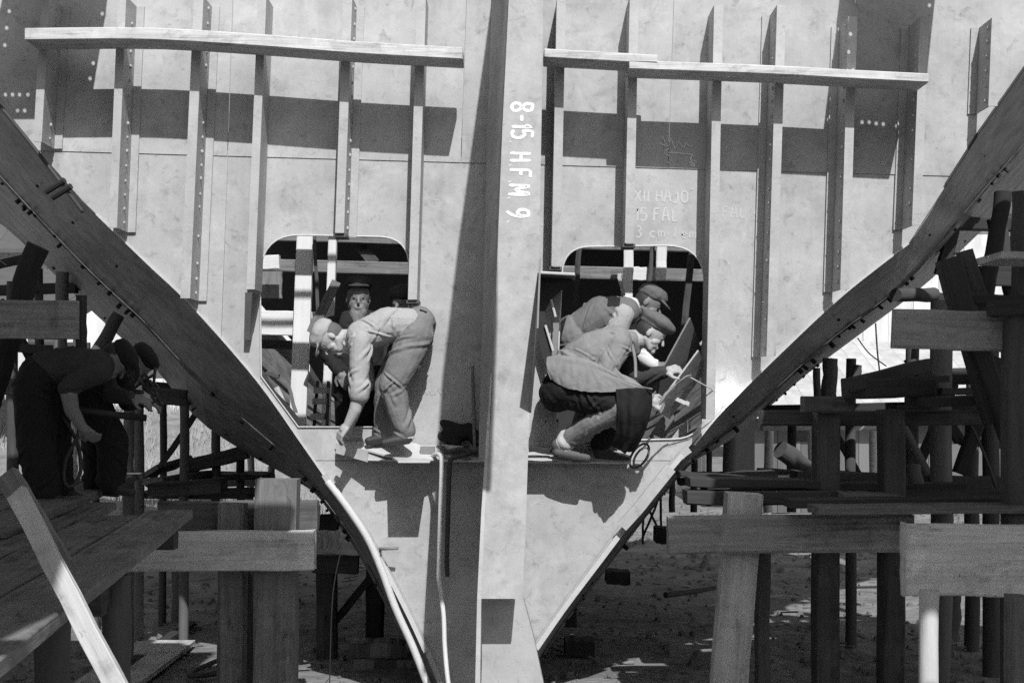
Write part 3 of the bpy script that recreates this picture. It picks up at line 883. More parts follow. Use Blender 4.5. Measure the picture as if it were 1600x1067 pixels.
inside('dark upright pole at the right side of the right opening', 1083, 380, 1068, 520, 10, 12.2, M_WOODD, .05)
# ladder
lad = thing('ladder', 'small pale step ladder behind the bending man', 'ladder', P(503, 690, 11.9))
for s in (0, 1):
    tpx('rail', 497 + 16 * s, 596, 11.9, 488 + 22 * s, 690, 11.8, 4, .05, M_WOODD, lad)
for (x, y) in ((502, 610), (500, 627), (497, 651)):
    mb = MB(); c = P(x, y, 11.8); mb.box(c, (.11, .14, .05)); mb.build('tread', M_WOODL, lad)
# boards and scrap lying against the left corner of the opening
for i, (x0, y0, x1, y1, w, l, m) in enumerate([(408, 590, 470, 665, 9, 'dark board leaning along the hull side at the corner of the left opening', M_WOODB),
        (432, 605, 452, 650, 8, 'pale board end standing in the corner of the left opening', M_WOODL), (415, 583, 436, 588, 7, 'short dark pipe on the boards in the corner of the left opening', M_WOODD),
        (450, 600, 462, 645, 5, 'thin lath standing in the corner of the left opening', M_WOOD)]):
    inside(l, x0, y0, x1, y1, w, 10.6 + .12 * i, m, .03)

# ================================================================ LEFT STAGING
DZ = CAMZ - .66                                   # walking level of the left staging
GS = 'planks of the left staging'
def deck_plank(label, off, y0, y1, w=.258, z=DZ, m=None, t=.05, skew=-.12, tilt=0):
    a = Vector((-1.29 + skew * (y0 - 3.58) - off - w / 2, y0, z - t / 2)); b = Vector((-1.29 + skew * (y1 - 3.58) - off - w / 2, y1, z - t / 2 + tilt))
    return tag(timber('staging_plank', a, b, w, t, m or M_WOOD, None, up=(0, 0, 1), warp=.006, seg=8), label, 'plank', GS)
deck_plank('outermost plank of the left staging, its square end under the lit cross beam', 0, 2.6, 8.25)
deck_plank('second plank from the inner edge of the left staging', .278, 2.4, 7.9)
deck_plank('third plank from the inner edge of the left staging', .556, 2.2, 8.9)
deck_plank('fourth plank from the inner edge of the left staging', .834, 2.4, 8.3)
deck_plank('fifth plank from the inner edge of the left staging, at the left border', 1.112, 2.6, 8.7)
deck_plank('sixth plank from the inner edge of the left staging, mostly out of view', 1.39, 2.8, 9.2)
deck_plank('raised plank the two stooping men stand on', .66, 6.6, 11.6, .255, DZ + .053, skew=-.13)
deck_plank('raised plank beside the one the stooping men stand on', .94, 7.1, 10.6, .255, DZ + .053, skew=-.13)
deck_plank('outer raised plank behind the stooping men at the left border', 1.22, 7.4, 11.0, .255, DZ + .053, skew=-.13)
# bearers under the planks
for (y, l) in ((3.1, 'nearest bearer under the left staging planks'), (5.6, 'middle bearer under the left staging planks'), (8.0, 'far bearer under the left staging planks')):
    x1 = -1.36 - .12 * (y - 3.58)
    tag(timber('bearer', (x1 - 1.9, y, DZ - .125), (x1, y, DZ - .125), .14, .12, M_WOODD), l, 'beam', 'bearers of the left staging')
for (x, y, l) in ((-1.50, 4.6, 'thick log post under the near edge of the left staging'), (-1.62, 5.75, 'second log post under the near edge of the left staging')):
    tag(log('log_post', (x, y, -.05), (x + .02, y, DZ - .06), .062, .058, M_LOGD), l, 'log post', 'log posts under the left staging')
# leaning board at the lower left corner
tag(tpx('leaning_board', 26, 770, 4.45, 200, 1110, 4.02, 33, .025, M_WOODL), 'pale board leaning across the front of the left staging', 'board')
tag(tpx('leaning_board', 10, 742, 4.52, 96, 886, 4.44, 38, .03, M_WOOD), 'short dark board added as shade on the upper end of the pale leaning board', 'board')  # dark board put in for the shaded upper half of the leaning board
# cross beams and posts right of the staging
trl = thing('timber_trestle', 'squared timber trestle with pale cross beam left of the keel', 'trestle', P(430, 1080, 9.3))
tpx('cross_beam', 195, 861, 9.1, 492, 859, 9.1, 61, .12, M_WOODL, trl)
tpx('post', 434, 748, 9.3, 430, 1150, 9.3, 64, .22, M_WOOD, trl)
tpx('post', 364, 786, 9.42, 362, 1135, 9.42, 40, .18, M_WOOD, trl)
tpx('rear_beam', 250, 806, 9.6, 497, 804, 9.6, 46, .1, M_WOODD, trl)
tpx('post', 391, 830, 9.75, 391, 1125, 9.75, 12, .12, M_WOODD, trl)
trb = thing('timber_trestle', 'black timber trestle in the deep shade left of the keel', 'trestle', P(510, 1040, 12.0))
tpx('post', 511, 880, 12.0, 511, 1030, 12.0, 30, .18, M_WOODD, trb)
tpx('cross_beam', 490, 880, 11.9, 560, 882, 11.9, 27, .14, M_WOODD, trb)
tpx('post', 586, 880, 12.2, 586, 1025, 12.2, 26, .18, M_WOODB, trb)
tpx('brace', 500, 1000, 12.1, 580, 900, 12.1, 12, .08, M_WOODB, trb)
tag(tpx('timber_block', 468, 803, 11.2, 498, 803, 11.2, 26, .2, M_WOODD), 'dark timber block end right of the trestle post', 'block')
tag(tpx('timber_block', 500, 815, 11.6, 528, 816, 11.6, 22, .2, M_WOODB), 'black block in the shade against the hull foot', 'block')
# stone blocks under the keel, left
random.seed(5)
for i in range(9):
    r, c = divmod(i, 3)
    tag(timber('keel_stone', P(548 + 33 * c + 8 * (r % 2), 1012 + 24 * r, 11.6), P(580 + 33 * c + 8 * (r % 2), 1012 + 24 * r, 11.6), .12, .3, M_GREY if i % 2 else M_DARK),
        'dark stone %s of the %s course under the hull, left of the keel' % (('on the left', 'in the middle', 'on the right')[c], ('top', 'second', 'lowest')[r]), 'stone block', 'stone blocks under the keel')
# upper left: board, logs
tag(tpx('guard_board', -90, 500, 8.6, 122, 499, 8.6, 60, .05, M_WOODM), 'wide horizontal board above the stooping men at the left border', 'board')
tag(tpx('post', 127, 462, 8.7, 127, 545, 8.7, 9, .12, M_WOODB), 'short black post at the end of the wide board, left', 'post')
GL = 'log posts of the left staging'
def lp(label, *a, m=M_LOG, g=GL): return tag(lpx('log_post', *a, m=m), label, 'log post', g)
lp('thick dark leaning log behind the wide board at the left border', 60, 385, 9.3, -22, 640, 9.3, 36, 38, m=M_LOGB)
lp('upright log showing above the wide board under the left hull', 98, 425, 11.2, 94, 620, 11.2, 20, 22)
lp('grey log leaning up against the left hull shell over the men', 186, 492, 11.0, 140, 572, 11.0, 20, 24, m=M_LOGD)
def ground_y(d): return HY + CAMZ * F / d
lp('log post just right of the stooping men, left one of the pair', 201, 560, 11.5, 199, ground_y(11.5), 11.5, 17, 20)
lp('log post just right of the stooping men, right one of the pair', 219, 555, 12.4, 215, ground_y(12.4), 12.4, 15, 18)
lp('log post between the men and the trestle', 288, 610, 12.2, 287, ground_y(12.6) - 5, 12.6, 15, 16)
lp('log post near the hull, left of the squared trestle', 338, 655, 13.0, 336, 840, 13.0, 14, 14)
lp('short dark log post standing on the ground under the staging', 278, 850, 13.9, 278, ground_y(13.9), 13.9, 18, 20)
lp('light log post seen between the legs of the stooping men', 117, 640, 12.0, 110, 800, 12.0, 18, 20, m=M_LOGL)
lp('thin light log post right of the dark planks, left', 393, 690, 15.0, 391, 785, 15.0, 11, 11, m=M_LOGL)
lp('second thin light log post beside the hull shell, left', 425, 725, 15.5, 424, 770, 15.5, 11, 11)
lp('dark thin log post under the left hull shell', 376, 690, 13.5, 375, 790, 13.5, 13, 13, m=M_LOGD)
# rail and loose planks farther back
GB = 'loose planks behind the left staging'
def bp(label, *a, m=M_WOODD, t=.05, name='plank', cat='plank', g=GB): return tag(tpx(name, *a, t, m), label, cat, g)
bp('dark rail behind the stooping men, left end', -40, 606, 10.9, 60, 602, 10.9, 26)
bp('dark rail behind the stooping men, right end rising to the hull', 175, 612, 10.9, 292, 622, 10.9, 26)
bp('plank lying on the far staging, tip below the log posts', 238, 752, 12.2, 330, 738, 13.2, 9, m=M_WOOD, t=.2)
bp('thick dark plank end under the left hull', 238, 765, 11.8, 350, 757, 11.8, 22, t=.3)
bp('dark plank rising to the left hull shell', 296, 728, 13.0, 386, 706, 13.0, 22, t=.2)
bp('thin grey plank on the dark ones under the left hull', 232, 738, 12.3, 286, 722, 13.3, 7, m=M_WOOD, t=.2)
bp('grey cross rail far under the left hull', 300, 756, 14.5, 420, 752, 14.5, 13, m=M_WOOD)
# pale planks lying on the sunny ground at far left
for (x0, y0, d0, x1, y1, d1, w, l) in [(-20, 985, 8.2, 260, 880, 12.4, 10, 'pale plank lying on the ground under the left staging'),
        (-20, 1040, 8.4, 300, 905, 13.5, 7, 'dark plank on the ground beside the pale one, left')]:
    a, b = P(x0, y0, d0), P(x1, y1, d1); a.z = .05; b.z = .06
    tag(timber('plank', a, b, .5 if w == 10 else .1, .04, M_WOODL if w == 10 else M_WOODB, None, up=(0, 0, 1)), l, 'plank', 'planks on the ground')
# stooping men's hoses
def hose(name, label, pts, r, m, n=40, cat='hose'):
    mb = MB(); mb.tube(spline(pts, n), r, 10); return tag(mb.build(name, m, None, True), label, cat, None)
hose('hose', 'dark hose hanging between the stooping men on the left staging', [P(128, 640, 8.75), P(122, 680, 8.7), P(104, 715, 8.7), P(100, 750, 8.7), P(112, 760, 8.7), P(126, 735, 8.75), P(120, 690, 8.8), P(96, 650, 8.8)], .012, M_HOSED)
hose('hose', 'dark cable on the ground under the left staging', [Vector((-2.6, 10.2, .05)), Vector((-2.2, 10.5, .05)), Vector((-1.9, 10.2, .05)), Vector((-1.6, 10.6, .05)), Vector((-2.0, 11.2, .05)), Vector((-2.5, 11.0, .05)), Vector((-2.3, 12, .05))], .02, M_HOSED, 60)
hose('cable', 'thin wire hanging from the left hull foot', [P(535, 850, 9.95), P(520, 930, 9.95), P(515, 1067, 9.95), P(514, 1100, 9.95)], .004, M_BLACK, cat='wire')

# ================================================================ RIGHT STAGING
tra = thing('timber_trestle', 'pale squared trestle with long beam right of the keel', 'trestle', P(1155, 1090, 9.1))
tpx('cross_beam', 1043, 836, 9.0, 1425, 832, 9.0, 58, .12, M_WOODM, tra)
tpx('post', 1161, 770, 9.2, 1132, 1165, 9.2, 55, .2, M_WOODL, tra)
tpx('post', 1192, 862, 9.5, 1190, 1135, 9.5, 18, .16, M_WOODD, tra)
trc = thing('timber_trestle', 'dark two-legged timber trestle on the right staging', 'trestle', P(1340, 1130, 9.5))
tpx('post', 1290, 640, 9.6, 1290, 1128, 9.6, 36, .2, M_WOODD, trc)
tpx('post', 1392, 640, 9.5, 1392, 1134, 9.5, 34, .2, M_WOODD, trc)
tpx('cross_beam', 1254, 632, 9.4, 1330, 632, 9.4, 25, .16, M_WOODD, trc)
tpx('cross_beam', 1187, 653, 9.75, 1540, 653, 9.75, 24, .12, M_WOODD, trc)
tpx('cap_block', 1320, 607, 9.3, 1455, 604, 9.3, 32, .2, M_WOODB, trc)
trd = thing('timber_trestle', 'grey trestle with wide beam and diagonal braces at the right border', 'trestle', P(1590, 1150, 8.5))
tpx('cross_beam', 1396, 513, 8.6, 1572, 519, 8.6, 61, .12, M_WOODM, trd)
tpx('post', 1592, 488, 8.5, 1592, 1190, 8.5, 46, .16, M_WOODD, trd)
tpx('brace', 1480, 405, 8.9, 1556, 660, 8.9, 34, .12, M_WOODB, trd)
tpx('brace', 1506, 392, 9.1, 1542, 500, 9.1, 22, .1, M_WOODD, trd)
tpx('brace', 1530, 540, 8.85, 1580, 690, 8.85, 26, .12, M_WOODB, trd)
tpx('rail', 1490, 470, 8.95, 1640, 466, 8.95, 12, .1, M_WOODB, trd)
tpx('cap_block', 1548, 483, 8.4, 1640, 480, 8.4, 24, .16, M_WOODB, trd)
GR = 'planks and boards of the right staging'
def rp(label, *a, m=M_WOODD, t=.06, name='plank', cat='plank', g=GR): return tag(tpx(name, *a, t, m), label, cat, g)
tag(tpx('board', 1411, 873, 7.6, 1680, 876, 7.6, 112, .05, M_BOARD), 'wide pale board in the lower right corner', 'board', GR)
tag(tpx('batten', 1411, 816, 7.55, 1411, 930, 7.55, 7, .03, M_WOODL), 'upright batten on the end of the wide pale board', 'batten')
def flat(label, x0, x1, y, d0, d1, t=.05, m=M_WOODD, y1=None, name='plank', g=GR):
    """plank lying across, seen nearly edge on"""
    a, b = P(x0, y, (d0 + d1) / 2), P(x1, y1 or y, (d0 + d1) / 2)
    return tag(timber(name, a, b, d1 - d0, t, m, None, up=(0, 0, 1)), label, 'plank', g)
flat('long plank with lit top edge above the wide pale board', 1270, 1700, 796, 8.3, 8.6, .045, M_WOOD, 792)
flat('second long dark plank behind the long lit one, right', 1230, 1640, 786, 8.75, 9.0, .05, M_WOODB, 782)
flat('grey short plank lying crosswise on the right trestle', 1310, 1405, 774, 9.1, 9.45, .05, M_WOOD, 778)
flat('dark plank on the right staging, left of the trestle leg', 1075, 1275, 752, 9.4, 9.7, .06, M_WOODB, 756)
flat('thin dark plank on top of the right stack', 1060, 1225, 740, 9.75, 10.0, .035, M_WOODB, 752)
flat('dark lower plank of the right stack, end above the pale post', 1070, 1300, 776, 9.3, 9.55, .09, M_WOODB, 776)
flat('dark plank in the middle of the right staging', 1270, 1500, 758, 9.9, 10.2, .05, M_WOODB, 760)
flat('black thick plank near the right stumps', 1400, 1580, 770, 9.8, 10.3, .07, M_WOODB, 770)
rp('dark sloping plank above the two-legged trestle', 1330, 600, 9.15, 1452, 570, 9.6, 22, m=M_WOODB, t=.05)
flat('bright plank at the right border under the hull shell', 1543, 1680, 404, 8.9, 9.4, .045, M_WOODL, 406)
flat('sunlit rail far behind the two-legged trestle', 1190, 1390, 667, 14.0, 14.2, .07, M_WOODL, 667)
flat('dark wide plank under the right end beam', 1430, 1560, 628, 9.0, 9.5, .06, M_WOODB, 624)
GQ = 'log posts of the right staging'
def rl(label, *a, m=M_LOG): return lp(label, *a, m=m, g=GQ)
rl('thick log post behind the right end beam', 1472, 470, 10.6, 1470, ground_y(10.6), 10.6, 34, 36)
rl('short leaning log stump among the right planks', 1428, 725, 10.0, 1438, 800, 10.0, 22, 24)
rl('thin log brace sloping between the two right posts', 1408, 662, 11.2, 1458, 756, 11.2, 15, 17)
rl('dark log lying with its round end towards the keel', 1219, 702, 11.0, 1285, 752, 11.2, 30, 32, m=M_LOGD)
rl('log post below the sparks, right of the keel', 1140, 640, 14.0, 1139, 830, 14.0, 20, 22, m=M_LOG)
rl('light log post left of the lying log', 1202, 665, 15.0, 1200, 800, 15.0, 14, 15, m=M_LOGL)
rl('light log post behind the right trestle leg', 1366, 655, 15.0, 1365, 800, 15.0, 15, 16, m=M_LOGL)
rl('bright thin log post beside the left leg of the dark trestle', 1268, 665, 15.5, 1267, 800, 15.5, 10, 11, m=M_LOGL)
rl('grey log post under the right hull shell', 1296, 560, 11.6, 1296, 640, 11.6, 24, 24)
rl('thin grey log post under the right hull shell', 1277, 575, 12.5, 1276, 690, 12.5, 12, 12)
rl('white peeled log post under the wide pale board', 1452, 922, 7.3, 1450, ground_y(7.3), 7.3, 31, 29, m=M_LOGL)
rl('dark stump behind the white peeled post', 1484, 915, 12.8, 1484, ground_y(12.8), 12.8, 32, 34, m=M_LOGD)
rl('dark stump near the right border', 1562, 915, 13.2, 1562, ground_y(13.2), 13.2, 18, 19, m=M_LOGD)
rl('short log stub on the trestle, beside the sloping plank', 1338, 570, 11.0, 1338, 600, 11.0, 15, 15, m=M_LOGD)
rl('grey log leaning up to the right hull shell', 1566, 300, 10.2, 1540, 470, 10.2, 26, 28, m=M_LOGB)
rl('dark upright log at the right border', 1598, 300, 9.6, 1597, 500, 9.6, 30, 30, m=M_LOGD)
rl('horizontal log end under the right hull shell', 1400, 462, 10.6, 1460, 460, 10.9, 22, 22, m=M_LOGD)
tag(tpx('post', 1590, 930, 7.35, 1590, 1290, 7.35, 30, .14, M_WOOD), 'grey post under the right end of the wide pale board', 'post')
rl('slanting pale prop standing for sunlight on the dark trestle leg', 1303, 862, 9.9, 1281, ground_y(9.9) - 5, 9.9, 13, 15, m=M_LOGL)  # pale log added in place of a sunlit strip on the leg
hose('cable', 'thin cable hanging from the right hull shell', [P(1368, 505, 10.4), P(1371, 550, 10.4), P(1375, 585, 10.4)], .006, M_BLACK, 12, 'cable')
hose('cable', 'thin wire slanting from the right hull shell', [P(1340, 528, 10.6), P(1358, 552, 10.6), P(1385, 572, 10.6)], .005, M_BLACK, 12, 'wire')
hose('cable', 'slanting cable behind the right border post', [P(1518, 665, 10.0), P(1540, 715, 10.0), P(1558, 768, 10.0)], .010, M_HOSED, 12, 'cable')
# small iron trestle far right of the keel
it = thing('iron_trestle', 'small iron trestle with crossed braces in the shade right of the keel', 'trestle', P(1018, 838, 15.5))
for (x0, y0, x1, y1) in ((1006, 770, 1004, 850), (1032, 770, 1034, 850), (1004, 772, 1034, 840), (1032, 772, 1004, 840)):
    tpx('leg' if abs(x0 - x1) < 5 else 'brace', x0, y0, 15.5, x1, y1, 15.5, 3.5, .03, M_BLACK, it)
tpx('top_bar', 1000, 769, 15.5, 1038, 769, 15.5, 5, .3, M_BLACK, it)
for i, (x, y, d, w, h, l) in enumerate([(1045, 835, 13.0, 44, 24, 'dark barrel-sized block in the shade right of the keel'), (905, 1010, 12.2, 46, 26, 'dark keel chock left in the shade right of the keel'),
        (965, 900, 14.0, 36, 20, 'dark timber chock deeper in the shade right of the keel'), (880, 960, 12.0, 40, 30, 'dark chock against the right hull foot')]):
    tag(tpx('timber_block', x - w / 2, y, d, x + w / 2, y + 1, d, h, .3, M_WOODB), l, 'block', 'chocks on the ground')
# loose stick on the ground
tag(log('stick', P(1040, 930, 13.6), P(1120, 918, 14.2), .03, .02, M_LOGD), 'crooked dark stick lying on the ground right of the keel', 'stick')

# dense old staging farther back on both sides
def rear_staging(label, base, posts, rails, braces, planks):
    t = thing('rear_staging', label, 'staging', base)
    for a in posts: lpx('post', *a, m=M_LOGD, parent=t)
    for a in rails: tpx('rail', *a, M_WOODB, t)
    for a in braces: tpx('brace', *a, M_WOODB, t)
    for (x0, x1, y, d0, d1, m) in planks:
        p, q = P(x0, y, (d0 + d1) / 2), P(x1, y + random.uniform(-5, 5), (d0 + d1) / 2)
        timber('plank', p, q, d1 - d0, .05, m, t, up=(0, 0, 1))
    return t
G_ = lambda d: HY + CAMZ * F / d
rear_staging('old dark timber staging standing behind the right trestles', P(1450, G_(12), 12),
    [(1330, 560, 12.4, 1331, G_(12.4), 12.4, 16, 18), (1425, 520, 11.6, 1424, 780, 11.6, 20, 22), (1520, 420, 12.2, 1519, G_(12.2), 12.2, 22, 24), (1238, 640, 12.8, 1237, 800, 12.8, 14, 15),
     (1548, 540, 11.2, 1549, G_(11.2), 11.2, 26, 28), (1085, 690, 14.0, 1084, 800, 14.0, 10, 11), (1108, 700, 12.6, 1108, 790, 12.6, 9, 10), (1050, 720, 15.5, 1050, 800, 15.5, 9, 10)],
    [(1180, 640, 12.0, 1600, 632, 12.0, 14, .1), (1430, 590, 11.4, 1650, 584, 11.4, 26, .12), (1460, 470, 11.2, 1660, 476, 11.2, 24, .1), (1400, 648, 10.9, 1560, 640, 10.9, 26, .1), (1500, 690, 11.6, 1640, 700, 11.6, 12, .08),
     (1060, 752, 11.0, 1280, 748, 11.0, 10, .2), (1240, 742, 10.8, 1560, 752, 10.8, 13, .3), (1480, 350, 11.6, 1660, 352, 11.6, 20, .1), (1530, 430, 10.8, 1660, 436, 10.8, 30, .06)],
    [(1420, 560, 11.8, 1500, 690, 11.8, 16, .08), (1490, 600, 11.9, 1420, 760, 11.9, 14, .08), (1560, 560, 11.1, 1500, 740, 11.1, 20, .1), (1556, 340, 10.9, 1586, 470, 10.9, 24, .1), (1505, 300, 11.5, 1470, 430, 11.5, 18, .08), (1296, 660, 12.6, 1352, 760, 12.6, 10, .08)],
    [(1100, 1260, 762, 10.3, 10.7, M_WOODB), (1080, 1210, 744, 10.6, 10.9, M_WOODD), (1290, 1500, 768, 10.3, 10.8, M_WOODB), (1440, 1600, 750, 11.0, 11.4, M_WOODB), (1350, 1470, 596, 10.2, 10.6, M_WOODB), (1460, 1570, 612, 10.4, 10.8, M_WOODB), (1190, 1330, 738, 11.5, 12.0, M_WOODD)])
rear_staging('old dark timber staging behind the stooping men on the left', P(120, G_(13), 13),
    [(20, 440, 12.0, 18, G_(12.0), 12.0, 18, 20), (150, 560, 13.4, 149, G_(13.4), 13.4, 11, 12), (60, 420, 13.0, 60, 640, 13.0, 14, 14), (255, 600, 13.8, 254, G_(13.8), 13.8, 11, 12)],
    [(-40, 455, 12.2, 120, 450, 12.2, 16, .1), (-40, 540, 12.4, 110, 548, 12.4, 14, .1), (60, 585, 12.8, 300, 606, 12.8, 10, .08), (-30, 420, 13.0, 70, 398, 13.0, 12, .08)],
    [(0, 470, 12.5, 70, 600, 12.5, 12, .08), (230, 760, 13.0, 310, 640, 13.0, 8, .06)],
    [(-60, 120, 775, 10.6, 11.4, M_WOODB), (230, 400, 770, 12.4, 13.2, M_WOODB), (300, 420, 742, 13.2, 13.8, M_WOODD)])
# ================================================================ OVERHEAD STAGING, added unseen above both sides: it keeps the side stagings in shade
def shade_staging(name, label, rows, z, w=.28):
    """rows: (x, y0, y1) of every plank"""
    t = thing(name, label, 'staging', (rows[0][0], rows[0][1], z))
    for (x, y0, y1) in rows:
        timber('staging_plank', (x + w / 2, y0, z), (x + w / 2, y1, z), w + .01, .05, M_WOODD, t, up=(0, 0, 1), warp=.001)
    xs = [r[0] for r in rows]
    for y in (.6, 3.2, 5.6):
        timber('bearer', (min(xs) - .1, y, z - .1), (max(xs) + .2, y, z - .1), .14, .1, M_WOODD, t)
    return t

# ================================================================ PEOPLE
def cap_mesh(a, b, ra, rb, sides=16, rings=5):
    a, b = Vector(a), Vector(b); ax = b - a; L = ax.length
    t = ax / L if L > 1e-6 else Vector((0, 0, 1))
    u = t.orthogonal().normalized(); w = t.cross(u)
    prof = []
    for i in range(rings + 1):
        q = -math.pi / 2 + (math.pi / 2) * i / rings
        prof.append((a + t * (math.sin(q) * ra), max(math.cos(q) * ra, 1e-4)))
    for i in range(rings + 1):
        q = (math.pi / 2) * i / rings
        prof.append((b + t * (math.sin(q) * rb), max(math.cos(q) * rb, 1e-4)))
    vs, fs = [], []
    for c, r in prof:
        for k in range(sides):
            th = 2 * math.pi * k / sides
            vs.append(c + (u * math.cos(th) + w * math.sin(th)) * r)
    n = len(prof)
    for i in range(n - 1):
        for k in range(sides):
            k2 = (k + 1) % sides
            fs.append((i*sides+k, i*sides+k2, (i+1)*sides+k2, (i+1)*sides+k))
    fs.append(tuple(range(sides - 1, -1, -1))); fs.append(tuple((n-1)*sides+k for k in range(sides)))
    return vs, fs

class Body:
    """limbs and features as tapered rounds, fused into ONE skin; every face takes the material of the limb it lies on"""
    def __init__(s): s.pr = []
    def cap(s, a, b, ra, rb, m): s.pr.append(('c', Vector(a), Vector(b), ra, rb, m)); return s
    def chain(s, pts, rs, m):
        for i in range(len(pts) - 1): s.cap(pts[i], pts[i+1], rs[i], rs[i+1], m)
        return s
    def ell(s, c, axes, radii, m):
        s.pr.append(('e', Vector(c), [Vector(x).normalized() for x in axes], radii, None, m)); return s
    def head(s, c, f, u, skin, hair, k=1.0, neck=None, neck_r=.058, eyes=True):
        c = Vector(c); f = Vector(f).normalized(); u = Vector(u); u = (u - f * u.dot(f)).normalized(); r = f.cross(u)
        A = (f, r, u)
        q = lambda x, y, z: c + (f * x + r * y + u * z) * k
        s.ell(q(-.005, 0, .025), A, (.100*k, .077*k, .100*k), skin)
        s.ell(q(-.030, 0, .008), A, (.080*k, .0795*k, .080*k), hair)
        s.cap(q(.025, 0, -.03), q(.050, 0, -.075), .056*k, .040*k, skin)
        s.cap(q(.072, -.012, -.098), q(.072, .012, -.098), .020*k, .020*k, skin)           # chin
        s.cap(q(-.01, -.05, -.05), q(.045, -.03, -.088), .022*k, .022*k, skin)              # jaw
        s.cap(q(-.01, .05, -.05), q(.045, .03, -.088), .022*k, .022*k, skin)
        s.cap(q(.086, 0, .016), q(.110, 0, -.026), .008*k, .0115*k, skin)                     # nose
        s.cap(q(.080, -.028, .024), q(.080, .028, .024), .011*k, .011*k, skin)                 # brow
        s.cap(q(.086, -.016, -.062), q(.086, .016, -.062), .011*k, .011*k, skin)             # lips
        for d in (-1, 1):
            s.ell(q(-.012, d * .078, -.008), A, (.017*k, .008*k, .028*k), skin)              # ears
            s.cap(q(.060, d * .030, -.026), q(.045, d * .044, -.040), .024*k, .023*k, skin); s.cap(q(.062, d * .022, -.052), q(.05, d * .034, -.065), .024*k, .022*k, skin)      # cheeks
            if eyes:
                s.ell(q(.0855, d * .031, .004), A, (.0065*k, .010*k, .0045*k), M_HAIR)
                s.cap(q(.086, d * .018, .028), q(.079, d * .043, .028), .006*k, .005*k, M_SHOE)
        if neck is not None: s.cap(q(-.025, 0, -.06), neck, neck_r, neck_r * 1.08, skin)
        return s
    def hand(s, w, d, n, skin, curl=.5, k=1.0, thumb=1):
        """wrist w, direction d of the palm, n = back-of-hand normal"""
        w = Vector(w); d = Vector(d).normalized(); n = Vector(n); n = (n - d * n.dot(d)).normalized(); sd = d.cross(n) * thumb
        s.cap(w, w + d * .035 * k, .027*k, .030*k, skin)
        for j, (o, l) in enumerate(((-.030, .062), (-.010, .074), (.010, .080), (.030, .070))):
            base = w + d * .075 * k + sd * o * k
            s.cap(w + d * .02 * k + sd * o * .7 * k, base, .015*k, .0125*k, skin)
            a = curl * .9; d1 = (d * math.cos(a) - n * math.sin(a)); p1 = base + d1 * l * .5 * k
            a2 = curl * 2.0; d2 = (d * math.cos(a2) - n * math.sin(a2)); p2 = p1 + d2 * l * .5 * k
            s.cap(base, p1, .0110*k, .0100*k, skin); s.cap(p1, p2, .0100*k, .0085*k, skin)
        b = w + d * .02 * k + sd * .030 * k
        t1 = b + (d * .6 + sd * .8 - n * .3).normalized() * .042 * k; t2 = t1 + (d * .95 + sd * .2 - n * .5).normalized() * .034 * k
        s.cap(b, t1, .015*k, .0125*k, skin); s.cap(t1, t2, .0120*k, .0100*k, skin)
        return s
    def shoe(s, heel, toe, m, sole=None, k=1.0):
        heel, toe = Vector(heel), Vector(toe); d = (toe - heel).normalized(); sd = d.cross(Vector((0, 0, 1))).normalized(); z = Vector((0, 0, 1))
        for q in (-1, 1):
            s.chain([heel + sd * .012 * q, heel.lerp(toe, .5) + sd * .016 * q - z * .004, toe + sd * .012 * q - z * .010], [.032*k, .030*k, .022*k], m)
            s.chain([heel + sd * .016 * q - z * .028, heel.lerp(toe, .55) + sd * .022 * q - z * .030, toe + sd * .014 * q + d * .006 - z * .028], [.014*k, .014*k, .012*k], M_SHOED)
        s.cap(heel + z * .045, heel + z * .015 + d * .05, .042*k, .036*k, m)
        s.cap(heel + z * .02 + d * .05, heel.lerp(toe, .55) + z * .008, .034*k, .026*k, m)
        return s
    def build(s, name, parent, voxel=.008, fold=.010, smooth=3, cloth=None):
        vs, fs = [], []
        for p in s.pr:
            if p[0] == 'c': v, f = cap_mesh(p[1], p[2], p[3], p[4])
            else:
                v0, f = cap_mesh((0, 0, -1e-3), (0, 0, 1e-3), 1, 1, 20, 7)
                v = [p[1] + p[2][0] * (q.x * p[3][0]) + p[2][1] * (q.y * p[3][1]) + p[2][2] * (q.z * p[3][2]) for q in v0]
            n = len(vs); vs += v; fs += [tuple(i + n for i in q) for q in f]
        me = mesh('tmp', vs, fs)
        o = bpy.data.objects.new('tmp', me); COL.objects.link(o)
        md = o.modifiers.new('r', 'REMESH'); md.mode = 'VOXEL'; md.voxel_size = voxel
        ms = o.modifiers.new('s', 'SMOOTH'); ms.iterations = smooth; ms.factor = .5
        dg = bpy.context.evaluated_depsgraph_get()
        out = bpy.data.meshes.new_from_object(o.evaluated_get(dg))
        bpy.data.objects.remove(o); bpy.data.meshes.remove(me)
        out.name = name; out.materials.clear()
        mats = []
        for p in s.pr:
            if p[5] not in mats: mats.append(p[5])
        for m in mats: out.materials.append(m)
        N = len(out.vertices)
        co = np.empty(N * 3, dtype=np.float32); out.vertices.foreach_get('co', co); co = co.reshape(-1, 3).astype(np.float64)
        def owner(X):
            best = np.full(len(X), 1e9); who = np.zeros(len(X), dtype=np.int32)
            for pi, p in enumerate(s.pr):
                if p[0] == 'c':
                    a, b = np.array(p[1]), np.array(p[2]); ab = b - a; L2 = max(ab @ ab, 1e-12)
                    t = np.clip(((X - a) @ ab) / L2, 0, 1)
                    d = np.linalg.norm(X - a - t[:, None] * ab, axis=1) - (p[3] + t * (p[4] - p[3]))
                else:
                    R = np.array([list(x) for x in p[2]]); q = (X - np.array(p[1])) @ R.T / np.array(p[3])
                    d = (np.linalg.norm(q, axis=1) - 1) * min(p[3])
                m = d < best; best[m] = d[m]; who[m] = pi
            return who
        M = len(out.polygons)
        fc = np.empty(M * 3, dtype=np.float32); out.polygons.foreach_get('center', fc)
        mi = np.array([mats.index(p[5]) for p in s.pr], dtype=np.int32)
